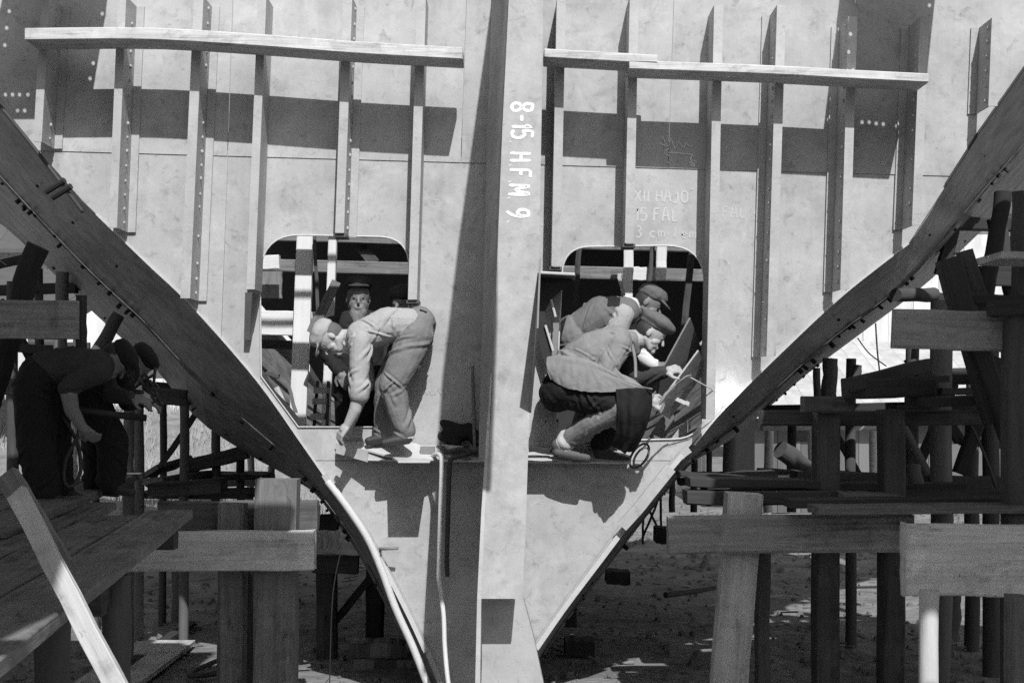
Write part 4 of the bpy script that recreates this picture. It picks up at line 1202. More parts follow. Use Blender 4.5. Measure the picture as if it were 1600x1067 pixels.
        out.polygons.foreach_set('material_index', mi[owner(fc.reshape(-1, 3).astype(np.float64))])
        out.polygons.foreach_set('use_smooth', [True] * M)
        # cloth folds
        if fold > 0:
            hard = [p[5] in (M_SKIN, M_SKINL, M_SKIND, M_HAIR, M_SHOE, M_SHOED, M_CAP) for p in s.pr]
            vw = owner(co)
            nr = np.empty(N * 3, dtype=np.float32); out.vertices.foreach_get('normal', nr); nr = nr.reshape(-1, 3).astype(np.float64)
            K = np.zeros(N); soft = np.array([not hard[w] for w in vw])
            for i in np.nonzero(soft)[0]:
                K[i] = fold * (.55 * noise.noise(Vector(co[i]) * 5.5) + .2 * noise.noise(Vector(co[i]) * 13))
            rnd = random.Random(len(s.pr) * 7 + 3)
            idx = np.nonzero(soft)[0]; X = co[idx]; KX = np.zeros(len(idx))
            for p in s.pr:
                if p[0] != 'c' or p[5] in (M_SKIN, M_SKINL, M_SKIND, M_HAIR, M_SHOE, M_SHOED, M_CAP): continue
                ax = p[2] - p[1]; L = ax.length
                if L < .05: continue
                t = ax / L; u = t.orthogonal().normalized(); w = t.cross(u)
                nf = max(2, int(L * (p[3] + p[4]) * math.pi * 55))
                for _ in range(nf):
                    th0 = rnd.uniform(0, 2 * math.pi); a0 = rnd.uniform(-.05, L + .03)
                    if rnd.random() < .35: a0 = rnd.choice((0, L)) + rnd.uniform(-.03, .03)      # gathers at the joints
                    dth = rnd.uniform(1.0, 2.3) * rnd.choice((-1, 1)); da = rnd.uniform(.04, .20) * rnd.choice((-1, 1))
                    wd = rnd.uniform(.006, .014); am = fold * rnd.uniform(.35, 1.0)
                    pts = []
                    for k in range(4):
                        q = k / 3; al = a0 + da * q; th = th0 + dth * q; r = p[3] + (p[4] - p[3]) * min(1, max(0, al / L))
                        pts.append(np.array(p[1] + t * al + (u * math.cos(th) + w * math.sin(th)) * r))
                    c = (pts[0] + pts[3]) / 2; R = np.linalg.norm(pts[0] - pts[3]) / 2 + .06
                    near = np.nonzero(((X - c) ** 2).sum(1) < R * R)[0]
                    if len(near) == 0: continue
                    Y = X[near]; best = np.full(len(near), 1e9); tt = np.zeros(len(near))
                    for k in range(3):
                        ab = pts[k + 1] - pts[k]; L2 = max(ab @ ab, 1e-12); q = np.clip(((Y - pts[k]) @ ab) / L2, 0, 1)
                        d = np.linalg.norm(Y - pts[k] - q[:, None] * ab, axis=1); m = d < best; best[m] = d[m]; tt[m] = (k + q[m]) / 3
                    tap = np.sin(np.pi * np.clip(tt, .02, .98)) ** .7
                    KX[near] += am * tap * (np.exp(-(best / wd) ** 2) - .55 * np.exp(-((best - 1.9 * wd) / wd) ** 2))
            K[idx] += np.clip(KX, -1.0 * fold, .8 * fold)
            ne = len(out.edges); ed = np.empty(ne * 2, dtype=np.int32); out.edges.foreach_get('vertices', ed); ed = ed.reshape(-1, 2)
            deg = np.bincount(ed.ravel(), minlength=N).clip(1)
            for _ in range(1):
                S_ = np.zeros(N); np.add.at(S_, ed[:, 0], K[ed[:, 1]]); np.add.at(S_, ed[:, 1], K[ed[:, 0]])
                K = .5 * K + .5 * S_ / deg
            K[~soft] = 0
            co += nr * K[:, None]
        out.vertices.foreach_set('co', co.astype(np.float32).ravel()); out.update()
        return link(name, out, None, parent)

def flat_cap(parent, c, f, u, m, k=1.0, visor=True, tilt=0, name='cap', puff=(.118, .098, .058), off=(.0, 0, .082)):
    f = Vector(f).normalized(); u = Vector(u); u = (u - f * u.dot(f)).normalized(); r = f.cross(u); c = Vector(c)
    q = lambda x, y, z: c + (f * x + r * y + u * z) * k
    b = Body(); A = (f, r, u)
    b.ell(q(*off), A, tuple(x * k for x in puff), m)
    b.ell(q(-.008, 0, .058), A, (.106*k, .090*k, .046*k), m)
    if visor:
        b.ell(q(.105, 0, .048), (f - u * .25, r, u + f * .25), (.060*k, .075*k, .011*k), m)
    o = b.build(name, parent, .006, .0, 3)
    co = o.data
    for v in co.vertices:
        n = noise.noise(Vector(v.co) * 22) * .006
        v.co += v.normal * n
    return o

def person(name_label, loc): return thing('person', name_label, 'person', loc)
def frame_fn(Y0): return lambda x, y, dy=0.0: P(x, y, Y0 + dy)

# ---- man bending down on the ledge, left
J = frame_fn(9.76)
A = person('man in pale shirt and trousers bending down over the ledge', J(615, 695))
b = Body()
b.cap(J(650, 516, -.08), J(650, 516, .09), .125, .125, M_TROUS)
b.cap(J(655, 505, -.05), J(655, 505, .06), .115, .115, M_TROUS)
for dy in (-.085, .0, .085):
    b.chain([J(638, 508, dy), J(605, 509, dy), J(566, 524, dy * 1.35)], [.118, .125, .105], M_SHIRT)
b.cap(J(563, 532, -.165), J(563, 532, .165), .075, .075, M_SHIRT)
b.chain([J(563, 533, -.18), J(562, 574, -.20), J(562, 604, -.205)], [.078, .070, .064], M_SHIRT)
b.cap(J(563, 602, -.205), J(561, 616, -.205), .073, .070, M_SHIRT)
b.chain([J(561, 612, -.205), J(555, 640, -.20), J(543, 664, -.19)], [.043, .042, .029], M_SKIN)
b.hand(J(543, 664, -.19), J(529, 682, -.19) - J(543, 664, -.19), (-.6, -.5, .3), M_SKIN, .55, 1.05)
b.chain([J(563, 538, .17), J(572, 600, .18)], [.078, .062], M_SHIRT); b.chain([J(572, 606, .18), J(552, 655, .12)], [.042, .030], M_SKIN)
b.hand(J(552, 655, .12), J(540, 678, .1) - J(552, 655, .12), (-.5, -.5, .3), M_SKIN, .5, 1.0)
b.chain([J(650, 522, -.095), J(632, 565, -.13), J(614, 602, -.14)], [.128, .112, .098], M_TROUS)
b.chain([J(614, 603, -.14), J(622, 640, -.13), J(633, 672, -.12)], [.094, .082, .072], M_TROUS)
b.chain([J(646, 522, .10), J(606, 600, .12), J(600, 674, .11)], [.125, .092, .072], M_TROUS)
b.cap(J(635, 676, -.12), J(637, 682, -.12), .048, .046, M_WHITE); b.shoe(J(638, 684, -.12), J(600, 689, -.15), M_SHOED); b.shoe(J(603, 682, .11), J(575, 686, .08), M_SHOED)
hf, hu = Vector((-.42, -.05, -.90)), Vector((-.90, 0, .42))
b.head(J(517, 528, -.01), hf, hu, M_SKIN, M_SHOE, 1.0, J(556, 529, 0), .062)
b.cap(J(553, 529, -.06), J(550, 538, .06), .070, .070, M_WHITE); b.cap(J(547, 533, -.03), J(541, 545, 0), .055, .04, M_WHITE)
b.build('body', A, .0052, .015)
flat_cap(A, J(517, 528, -.01), hf, hu, M_SHIRT, 1.0, True, puff=(.108, .092, .066))
mb = MB()                                     # belt at the waist
mb.box(J(662, 488, -.05), (.05, .16, .02), Matrix.Rotation(.35, 3, 'Y')); mb.build('belt', M_BLACKC, A)

# ---- standing man with flat cap inside the left opening
J = frame_fn(10.38)
Bm = person('man in flat cap and dark jacket standing inside the left opening', J(560, 775))
b = Body()
for s in (-1, 1):
    b.chain([J(560 + s * 14, 510), J(560 + s * 14, 560), J(560 + s * 15, 612)], [.12, .125, .12], M_BLACKC)
    b.cap(J(560 + s * 37, 506), J(560 + s * 10, 500), .062, .07, M_BLACKC)
    b.chain([J(560 + s * 15, 610), J(560 + s * 17, 690), J(560 + s * 18, 770)], [.11, .085, .07], M_BLACKC)
    b.shoe(J(560 + s * 18, 773, .05), J(560 + s * 20, 776, -.17), M_SHOED)
b.chain([J(520, 508), J(513, 556, .02), J(530, 580, -.12)], [.068, .058, .048], M_BLACKC)
b.hand(J(531, 581, -.13), (.3, -.3, -.6), (-.2, -1, 0), M_SKIND, .5)
b.chain([J(601, 508), J(608, 560, .02), J(598, 600, -.05)], [.068, .058, .048], M_BLACKC); b.hand(J(598, 602, -.06), (0, 0, -1), (.3, -1, 0), M_SKIND, .4)
b.head(J(560, 467), (.12, -1, -.06), (0, 0, 1), M_SKIND, M_HAIR, 1.06, J(559, 500, .03), .058)
b.cap(J(552, 488, -.07), J(558, 508, -.11), .025, .02, M_VEST); b.cap(J(567, 488, -.07), J(560, 508, -.11), .025, .02, M_VEST)
b.build('body', Bm, .0065, .008)
flat_cap(Bm, J(560, 462.5), (.12, -1, .16), (0, 0, 1), M_JACK, 1.05)

# ---- man with round cap half hidden behind the right side of the left opening
J = frame_fn(10.42)
Cm = person('man in dark round cap half hidden behind the bending man', J(632, 780))
b = Body()
for s in (-1, 1):
    b.chain([J(634 + s * 15, 525), J(634 + s * 14, 620)], [.12, .115], M_JACK); b.cap(J(634 + s * 36, 520), J(634 + s * 8, 513), .06, .07, M_JACK)
    b.chain([J(634 + s * 38, 522), J(634 + s * 42, 580), J(634 + s * 34, 620, -.08)], [.066, .055, .045], M_JACK)
    b.hand(J(634 + s * 34, 622, -.08), (0, -.2, -1), (s * .5, -1, 0), M_SKIND, .4)
    b.chain([J(634 + s * 15, 618), J(634 + s * 17, 770)], [.11, .07], M_BLACKC); b.shoe(J(634 + s * 18, 776, .05), J(634 + s * 20, 779, -.17), M_SHOED)
b.head(J(630, 476), (-.5, -1, -.1), (0, 0, 1), M_SKIND, M_HAIR, 1.0, J(633, 512, .03), .058)
b.build('body', Cm, .009, .009)
flat_cap(Cm, J(630, 476), (-.5, -1, -.1), (0, 0, 1), M_JACK, 1.05, False, puff=(.11, .098, .07), off=(-.005, 0, .075))

# ---- welder squatting on the right ledge
J = frame_fn(9.72)
D = person('welder in beret and grey smock squatting on the right ledge', J(905, 718))
b = Body()
b.cap(J(884, 604, -.10), J(884, 604, .12), .155, .150, M_BLACKC)
b.cap(J(874, 612, -.08), J(874, 612, .10), .135, .135, M_BLACKC)
for dy in (-.09, .0, .09):
    b.chain([J(888, 578, dy), J(925, 552, dy * 1.2), J(962, 533, dy * 1.35)], [.145, .142, .112], M_SMOCK)
b.cap(J(966, 537, -.165), J(966, 537, .165), .085, .085, M_SMOCK)
b.chain([J(966, 540, -.18), J(953, 566, -.23), J(945, 588, -.25)], [.088, .080, .074], M_SMOCK)
b.chain([J(945, 588, -.25), J(985, 606, -.28), J(1012, 622, -.28)], [.072, .056, .045], M_SMOCK)
b.hand(J(1014, 623, -.28), J(1030, 632, -.28) - J(1014, 623, -.28), (.25, -.8, .5), M_SKIN, 1.0, 1.15, -1)
b.chain([J(972, 545, .16), J(992, 592, .16), J(1036, 582, .06)], [.082, .068, .05], M_JACK)
b.hand(J(1038, 581, .05), (1, -.1, .25), (0, -.6, .8), M_SKIN, .8, 1.1)
b.chain([J(884, 610, -.10), J(930, 622, -.20), J(974, 632, -.28)], [.13, .112, .088], M_BLACKC)
b.chain([J(884, 610, .11), J(985, 630, .18)], [.13, .092], M_BLACKC)
b.chain([J(976, 634, -.30), J(930, 660, -.17), J(888, 685, -.02)], [.084, .078, .066], M_SMOCK)
b.cap(J(890, 682, -.02), J(884, 690, -.015), .070, .068, M_WHITE)
b.chain([J(985, 634, .18), J(960, 668, .18), J(938, 694, .16)], [.086, .076, .066], M_BLACKC)
b.shoe(J(872, 706, .0), J(918, 712, -.03), M_SHOE, None, 1.08); b.shoe(J(936, 712, .15), J(980, 716, .12), M_SHOED, None, 1.05)
hf, hu = Vector((.84, -.06, -.54)), Vector((.54, 0, .84))
b.head(J(1017, 521, -.02), hf, hu, M_SKIN, M_HAIR, 1.02, J(980, 531, 0), .064)
b.cap(J(984, 530, -.05), J(990, 545, .0), .062, .055, M_SMOCK)
b.build('body', D, .0052, .016)
flat_cap(D, J(1017, 521, -.02), hf, hu, M_CAP, 1.02, False, puff=(.128, .112, .058), off=(.004, 0, .090), name='beret')

def drape(name, rows, m, parent, th=.006, nu=40, nv=30, wave=.010, seed=0):
    """cloth sheet through control rows (each row a list of points)"""
    R = [spline(r, nu) for r in rows]
    g = [spline([R[k][i] for k in range(len(R))], nv) for i in range(nu)]
    vs, fs = [], []
    for i in range(nu):
        for j in range(nv):
            p = g[i][j]
            w = noise.noise(Vector((i * .33, j * .10, seed))) * wave * (.3 + j / nv) + noise.noise(Vector((i * .9, j * .3, seed + 4))) * wave * .35
            vs.append(p + Vector((0, w, w * .7)))
    n = len(vs)
    for i in range(nu - 1):
        for j in range(nv - 1): fs.append((i*nv+j, i*nv+j+1, (i+1)*nv+j+1, (i+1)*nv+j))
    me = mesh(name, vs, fs, True)
    o = link(name, me, m, parent)
    md = o.modifiers.new('solid', 'SOLIDIFY'); md.thickness = th; md.offset = 0
    return o
# smock skirt: over the back and flaring out on the near side to the knee
drape('smock_skirt', [
    [J(862, 575, .30), J(905, 580, .32), J(950, 590, .30), J(985, 600, .28)],
    [J(858, 566, .06), J(884, 572, .10), J(922, 578, .08), J(950, 588, .05)],
    [J(855, 558, -.12), J(880, 556, -.19), J(918, 562, -.235), J(962, 584, -.30)],
    [J(854, 568, -.20), J(884, 570, -.26), J(925, 577, -.30), J(968, 592, -.345)],
    [J(855, 580, -.22), J(886, 592, -.28), J(935, 598, -.33), J(992, 600, -.38)],
    [J(860, 592, -.22), J(888, 607, -.28), J(937, 613, -.34), J(1020, 607, -.40)]], M_SMOCK, D, .007, 60, 50, .005, 2)
# leather apron over the knees, hanging down in front
drape('apron', [
    [J(962, 608, -.36), J(990, 606, -.40), J(1019, 606, -.38)],
    [J(964, 640, -.36), J(990, 645, -.40), J(1018, 640, -.32)],
    [J(962, 672, -.30), J(988, 680, -.32), J(1008, 672, -.24)],
    [J(956, 698, -.20), J(978, 706, -.22), J(994, 702, -.14)]], M_BLACKC, D, .006, 24, 24, .02, 6)
mb = MB(); mb.tube(spline([J(986, 535, -.075), J(992, 560, -.13), J(993, 590, -.17)], 12), .011, 6); mb.build('strap', M_SMOCK, D)

# electrode holder in the welder's right hand, with its cable
eh = thing('electrode_holder', 'welding electrode holder in the squatting welder\'s hand', 'welding tool', J(1025, 640, -.3))
mb = MB(); mb.tube([J(1024, 642, -.30), J(1040, 616, -.27), J(1056, 600, -.24)], [.011, .012, .008], 8); mb.build('handle', M_GREY, eh, True)
mb = MB(); mb.tube([J(1054, 602, -.24), J(1072, 588, -.22), J(1080, 586, -.21)], .006, 6); mb.build('clamp', M_GREY, eh, True)
mb = MB(); mb.tube([J(1074, 587, -.22), J(1105, 604, -.1), J(1134, 622, .16)], .0035, 6); mb.build('electrode', M_BRIGHT, eh, True)
# the arc itself: a lit spark on the shell edge
arc_p = P(1138, 622, YB - .075)
mb = MB(); mb.add(*cap_mesh(arc_p - Vector((.008, 0, 0)), arc_p + Vector((.012, 0, .006)), .020, .017, 10, 4))
arc = mb.build('welding_arc', M_ARC, None, True); tag(arc, 'glaring white welding arc on the edge of the right hull shell', 'welding arc')
la = bpy.data.lights.new('arc_light', 'POINT'); la.energy = .8; la.shadow_soft_size = .025
lo_ = bpy.data.objects.new('arc_light', la); COL.objects.link(lo_); lo_.location = arc_p + Vector((0, -.035, .015)); lo_.parent = arc

# ---- man with cap and waistcoat bending behind the welder
J = frame_fn(10.32)
E = person('man in waistcoat and cap stooping behind the squatting welder', J(905, 740))
b = Body()
for dy in (-.085, 0, .085):
    b.chain([J(912, 512, dy), J(940, 494, dy * 1.1), J(975, 488, dy * 1.3)], [.130, .142, .112], M_VEST)
b.cap(J(898, 518, -.08), J(898, 518, .09), .125, .125, M_TROUS)
b.cap(J(906, 505, -.09), J(916, 525, -.09), .09, .09, M_TROUS)
b.cap(J(976, 492, -.16), J(976, 492, .16), .074, .074, M_WHITE)
b.chain([J(973, 492, -.18), J(962, 520, -.2), J(955, 552, -.2)], [.082, .074, .066], M_SHIRT); b.chain([J(955, 552, -.2), J(990, 585, -.2)], [.058, .04], M_WHITE)
b.hand(J(992, 587, -.2), (1, 0, -.5), (0, -1, .4), M_SKIND, .7)
b.chain([J(976, 494, .18), J(985, 545, .18), J(1020, 570, .12)], [.078, .062, .045], M_WHITE); b.hand(J(1022, 571, .12), (1, 0, 0), (0, -.5, .8), M_SKIND, .7)
for dy, dx in ((-.1, 0), (.1, 14)):
    b.chain([J(896, 525, dy), J(925 + dx, 620, dy), J(890 + dx, 735, dy)], [.125, .09, .072], M_TROUS); b.shoe(J(888 + dx, 745, dy), J(935 + dx, 748, dy), M_SHOED)
hf, hu = Vector((.86, -.12, -.5)), Vector((.5, 0, .86))
b.head(J(1013, 474, -.03), hf, hu, M_SKIND, M_HAIR, 1.0, J(984, 484, 0), .060)
b.cap(J(986, 478, -.06), J(990, 492, 0), .062, .06, M_WHITE)
b.build('body', E, .0060, .015)
flat_cap(E, J(1013, 474, -.03), hf, hu, M_CAP, 1.0, True, puff=(.112, .094, .062))

# ---- two stooping men on the left staging, in deep shade
J = frame_fn(8.75)
Fm = person('nearer stooping man in black trousers on the left staging', J(70, 785))
b = Body()
b.cap(J(66, 590, -.09), J(66, 590, .1), .145, .145, M_BLACKC); b.cap(J(60, 605, -.08), J(60, 605, .08), .14, .14, M_BLACKC)
for dy in (-.09, 0, .09):
    b.chain([J(75, 578, dy), J(112, 572, dy), J(150, 574, dy * 1.35)], [.125, .122, .11], M_JACK)
b.cap(J(152, 580, -.165), J(152, 580, .165), .08, .08, M_JACK)
b.chain([J(150, 582, -.18), J(118, 598, -.22), J(106, 606, -.23)], [.078, .064, .06], M_JACK)
b.chain([J(106, 607, -.23), J(112, 640, -.23), J(126, 664, -.22)], [.052, .045, .034], M_SKIND); b.hand(J(127, 666, -.22), (.7, 0, -.7), (-.5, -1, 0), M_SKIND, .6)
b.chain([J(155, 585, .17), J(175, 615, .17), J(205, 622, .1)], [.076, .06, .04], M_JACK); b.hand(J(207, 622, .1), (1, 0, -.2), (0, -.5, 1), M_SKIND, .6)
b.chain([J(58, 605, -.10), J(56, 690, -.12), J(70, 768, -.12)], [.145, .118, .10], M_BLACKC); b.chain([J(72, 605, .10), J(84, 690, .12), J(92, 764, .12)], [.14, .11, .095], M_BLACKC)
b.shoe(J(66, 776, -.12), J(104, 782, -.14), M_SHOED, None, 1.05); b.shoe(J(90, 770, .12), J(126, 775, .1), M_SHOED, None, 1.05)
hf, hu = Vector((.45, 0, -.89)), Vector((.89, 0, .45))
b.head(J(182, 562, 0), hf, hu, M_SKIND, M_HAIR, 1.0, J(150, 572, 0), .06)
b.cap(J(52, 573, -.10), J(58, 580, -.13), .02, .03, M_SHIRT)
b.build('body', Fm, .008, .015)
flat_cap(Fm, J(182, 562, 0), hf, hu, M_BLACKC, .97, True, puff=(.108, .092, .05))
J = frame_fn(9.35)
Gm = person('farther stooping man with one knee bent on the left staging', J(160, 770))
b = Body()
b.cap(J(138, 622, -.09), J(138, 622, .1), .135, .135, M_BLACKC)
for dy in (-.09, 0, .09):
    b.chain([J(142, 612, dy), J(168, 592, dy), J(192, 582, dy * 1.3)], [.13, .125, .108], M_BLACKC)
b.cap(J(192, 586, -.16), J(192, 586, .16), .078, .078, M_BLACKC)
for dy in (-.18, .18):
    b.chain([J(192, 590, dy), J(200, 628, dy), J(222, 628, dy * .4)], [.074, .06, .04], M_BLACKC); b.hand(J(224, 628, dy * .4), (1, 0, -.1), (0, -.4, 1), M_SKIND, .7)
b.chain([J(140, 630, -.10), J(176, 690, -.13), J(174, 752, -.11)], [.13, .105, .088], M_BLACKC); b.chain([J(140, 630, .1), J(152, 690, .12), J(150, 754, .1)], [.13, .1, .085], M_BLACKC)
b.shoe(J(172, 760, -.11), J(206, 766, -.13), M_SHOED, None, 1.05); b.shoe(J(148, 762, .1), J(182, 767, .08), M_SHOED, None, 1.05)
hf, hu = Vector((.55, 0, -.83)), Vector((.83, 0, .55))
b.head(J(216, 566, 0), hf, hu, M_SKIND, M_HAIR, 1.0, J(192, 578, 0), .06)
b.build('body', Gm, .008, .015)
flat_cap(Gm, J(216, 566, 0), hf, hu, M_BLACKC, .97, False, puff=(.108, .094, .048))
# air tool and hose in their hands
tl = thing('air_tool', 'dark bundle of tool and hoses held by the stooping men', 'tool', P(200, 640, 8.9))
mb = MB(); mb.tube([P(120, 640, 8.62), P(180, 648, 8.8), P(228, 653, 8.9)], .022, 8); mb.build('pipe', M_BLACK, tl, True)
mb = MB()
rnd = random.Random(4)
for i in range(9):
    x, y = rnd.uniform(198, 240), rnd.uniform(590, 640)
    mb.tube(spline([P(x, y, 9.0), P(x + rnd.uniform(-20, 20), y + rnd.uniform(-15, 20), 9.05), P(x + rnd.uniform(-10, 25), y + rnd.uniform(-30, 30), 9.0)], 10), .010, 6)
mb.build('hose_bundle', M_HOSED, tl, True)

# ================================================================ THINGS ON THE LEDGES
# steel sheet the bending man adjusts
sh = [P(524, 689, 9.93), P(560, 690, 9.96), P(650, 692, 9.96), P(692, 714, 9.76), P(672, 717, 9.72), P(672, 720, 9.44), P(622, 720, 9.44), P(612, 713, 9.72), P(575, 703, 9.84)]
mb = MB(); mb.prism(sh, [p - Vector((0, 0, .012)) for p in sh]); tag(mb.build('steel_sheet', M_BRIGHT), 'bright sheet lying on the left ledge under the bending man\'s feet', 'sheet')
mb = MB(); fr = [P(525, 693, 9.90), P(575, 704, 9.80), P(575, 722, 9.80), P(525, 708, 9.90)]
mb.prism(fr, [p + Vector((0, .06, 0)) for p in fr]); tag(mb.build('steel_block', M_PLATE), 'pale flat block under the left tip of the sheet', 'block')
# stiffener foot, tools, bag, broom stick
mb = MB(); mb.box(P(668, 703, 9.82), (.10, .05, .05)); tag(mb.build('steel_angle', M_GREY), 'grey steel angle standing behind the hose on the left ledge', 'steel angle')
tw = thing('hammer_tool', 'pale pneumatic hammer lying on the left ledge beside the girder', 'tool', P(722, 708, 9.80))
mb = MB(); mb.tube([P(690, 699, 9.82), P(724, 702, 9.82)], .024, 10); mb.build('barrel', M_PLATE, tw, True)
mb = MB(); mb.tube([P(725, 702, 9.82), P(731, 702, 9.82)], .026, 10); mb.build('collar', M_BLACK, tw, True)
mb = MB(); mb.tube([P(732, 702, 9.82), P(752, 703, 9.82)], .027, 10); mb.build('grip', M_SHOE, tw, True)
tag(log('broom_stick', P(739, 572, 9.93), P(742, 704, 9.80), .011, .012, M_WOOD), 'wooden stick standing against the bulkhead beside the girder', 'stick')
b = Body()
b.ell(P(716, 676, 9.88), ((1, 0, 0), (0, 1, 0), (0, 0, 1)), (.12, .06, .065), M_BLACKC); b.cap(P(692, 660, 9.9), P(708, 672, 9.9), .03, .06, M_BLACKC); b.cap(P(732, 668, 9.88), P(746, 690, 9.86), .04, .05, M_BLACKC); b.cap(P(690, 682, 9.88), P(712, 692, 9.86), .03, .04, M_BLACKC)
bag = b.build('cloth_bag', None, .009, .02); tag(bag, 'black crumpled cloth bag on the left ledge beside the girder', 'bag')
hose('hose', 'dark hose coiled on the left ledge and hanging over its edge', [P(690, 700, 9.80), P(700, 706, 9.74), P(720, 702, 9.75), P(734, 707, 9.75), P(722, 712, 9.72), P(706, 716, 9.70), P(702, 735, 9.70), P(700, 800, 9.72), P(698, 870, 9.74), P(699, 900, 9.75)], .017, M_HOSED, 60)
hose('hose', 'pale hose hanging over the left ledge down to the bottom edge', [P(672, 716, 9.82), P(680, 710, 9.72), P(689, 713, 9.62), P(690, 735, 9.56), P(688, 800, 9.48), P(686, 880, 9.38), P(686, 905, 9.34), P(693, 960, 9.26), P(695, 1010, 9.2), P(701, 1070, 9.1), P(712, 1120, 9.05)], .0155, M_HOSEL, 80)
hose('pipe', 'thick pale hose running down the left edge of the V', [P(512, 752, 9.90), P(526, 770, 9.88), P(548, 800, 9.87), P(575, 842, 9.87), P(596, 890, 9.87), P(618, 950, 9.87), P(645, 1010, 9.87), P(668, 1070, 9.87), P(680, 1110, 9.87)], .026, M_HOSEL, 70)
for i, (a, l) in enumerate(((0, 'outer wire loop hanging at the right ledge end'), (1, 'inner wire loop hanging at the right ledge end'))):
    c = P(999 + 3 * a, 712 + 2 * a, 9.86); mb = MB(); pts = []
    for k in range(25):
        q = 2 * math.pi * k / 24; v = Vector((math.cos(q) * (.05 - .012 * a), -.03 * math.sin(q), math.sin(q) * (.095 - .02 * a))); v.rotate(Matrix.Rotation(.55, 3, 'Y')); pts.append(c + v)
    mb.tube(pts, .008, 6, False); tag(mb.build('wire_loop', M_GREY if a else M_HOSED, None, True), l, 'wire', 'wire loops')
flat('thin board on the right ledge under the welder', 824, 892, 717, 9.74, 9.98, .012, M_WOODL, 719, g='boards on the right ledge')
tag(tpx('steel_bar', 826, 702, 9.8, 862, 703, 9.8, 7, .03, M_BLACK), 'short black bar on the right ledge behind the welder\'s heel', 'bar')
# leaning angle section in the right opening and the pieces below it
ang = thing('angle_section', 'slanting steel angle section leaning in the right opening', 'steel section', P(1035, 640, 9.9))
def quadplate(nm, pts, th, m, par):
    mb = MB(); n = (pts[1] - pts[0]).cross(pts[2] - pts[0]).normalized()
    mb.prism(pts, [p + n * th for p in pts]); return mb.build(nm, m, par)
quadplate('flange', [P(1022, 602, 9.85), P(1079, 497, 9.85), P(1096, 545, 10.25), P(1040, 640, 10.25)], .012, M_GREY, ang)
quadplate('flange', [P(1024, 640, 9.70), P(1092, 548, 9.72), P(1104, 578, 10.02), P(1046, 655, 10.02)], .012, M_PLATE, ang)
tag(tpx('rod', 1054, 623, 9.9, 1076, 632, 9.9, 6, .02, M_BRIGHT), 'short bright rod below the angle section in the right opening', 'rod')
tag(quadplate('steel_plate', [P(1010, 690, 10.15), P(1050, 630, 10.15), P(1054, 660, 10.2), P(1036, 690, 10.2)], .012, M_GREY, None), 'grey plate standing low in the right opening', 'steel plate')
tag(quadplate('steel_plate', [P(1030, 694, 10.3), P(1076, 655, 10.3), P(1080, 668, 10.3), P(1060, 696, 10.3)], .012, M_STIFF, None), 'pale plate end low in the right corner of the right opening', 'steel plate')

# ================================================================ BUILDINGS BEHIND
M_WALL = mat('white boards', 0.60, 0.9, 0.22, 3.0, (1, 1, .3), 0.3, obj_rand=.06)
M_ROOF = mat('tarred roof', 0.10, 0.9, 0.2, 3.0, (1, 1, 1), 0.3)
M_ROOFL = mat('pale board roof', 0.50, 0.85, 0.25, 3.0, (1, 1, 1), 0.3, obj_rand=.08)
M_SHEDW = mat('grey shed boards', 0.16, 0.9, 0.2, 3.0, (1, 1, .3), 0.3, obj_rand=.25)
def board_wall(t, x0, x1, y, z0, z1, w, m, holes=()):
    x = x0
    while x < x1 - .01:
        ww = min(w, x1 - x); jit = random.uniform(-.012, .012)
        skip = [h for h in holes if h[0] < x + ww / 2 < h[1]]
        segs = [(z0, z1)] if not skip else [(z0, skip[0][2]), (skip[0][3], z1)]
        for (a, c) in segs:
            if c - a > .05:
                mb = MB(); mb.box((0, 0, 0), (ww - .012, .03, c - a)); link('board', mesh('board', mb.v, mb.f), m, t, Matrix.Translation((x + ww / 2, y + jit, (a + c) / 2)))
        x += ww
def roof(t, pts, th, m, nb=12):
    """boards running down the slope: pts = eaves left, eaves right, ridge right, ridge left"""
    a, b, c, d = [Vector(p) for p in pts]
    for i in range(nb):
        u0, u1 = i / nb + .0003, (i + 1) / nb - .0003
        q = [a.lerp(b, u0), a.lerp(b, u1), d.lerp(c, u1), d.lerp(c, u0)]
        z = Vector((0, 0, random.uniform(0, .012)))
        mb = MB(); mb.prism([p + z for p in q], [p + z - Vector((0, 0, th)) for p in q]); mb.build('roof_board', m, t)
# left: shed with white walls added to stand for bright sky
t = thing('white_shed', 'white shed with dark roof, standing for bright sky behind the left staging', 'shed', (-9, 31, 1.0))
board_wall(t, -16, -4.4, 31, .8, 5.6, .42, M_WALL, [(-10.6, -9.9, 2.6, 3.6), (-8.4, -7.6, 2.6, 3.6)])
roof(t, [(-16.3, 30.3, 5.35), (-4.0, 30.3, 5.35), (-4.0, 34, 7.6), (-16.3, 34, 7.6)], .08, M_ROOF, 14)
mb = MB(); mb.box((-10.2, 33, 3.2), (11.5, 3.9, 4.7)); mb.build('core', M_ROOF, t)
t2 = thing('open_shelter', 'open lean-to with black sloping roof at the left border', 'shed', (-9.6, 24, 0))
roof(t2, [(-10.6, 22.6, 3.95), (-6.85, 22.6, 3.55), (-6.85, 25.5, 4.3), (-10.6, 25.5, 4.75)], .10, M_ROOF, 9)
for x in (-10.2, -8.6, -7.0): log('post', (x, 22.9, 0), (x, 22.9, 3.6), .07, .06, M_LOGD, t2)
timber('rail', (-10.5, 22.9, 3.0), (-6.8, 22.9, 3.0), .16, .1, M_WOODB, t2)
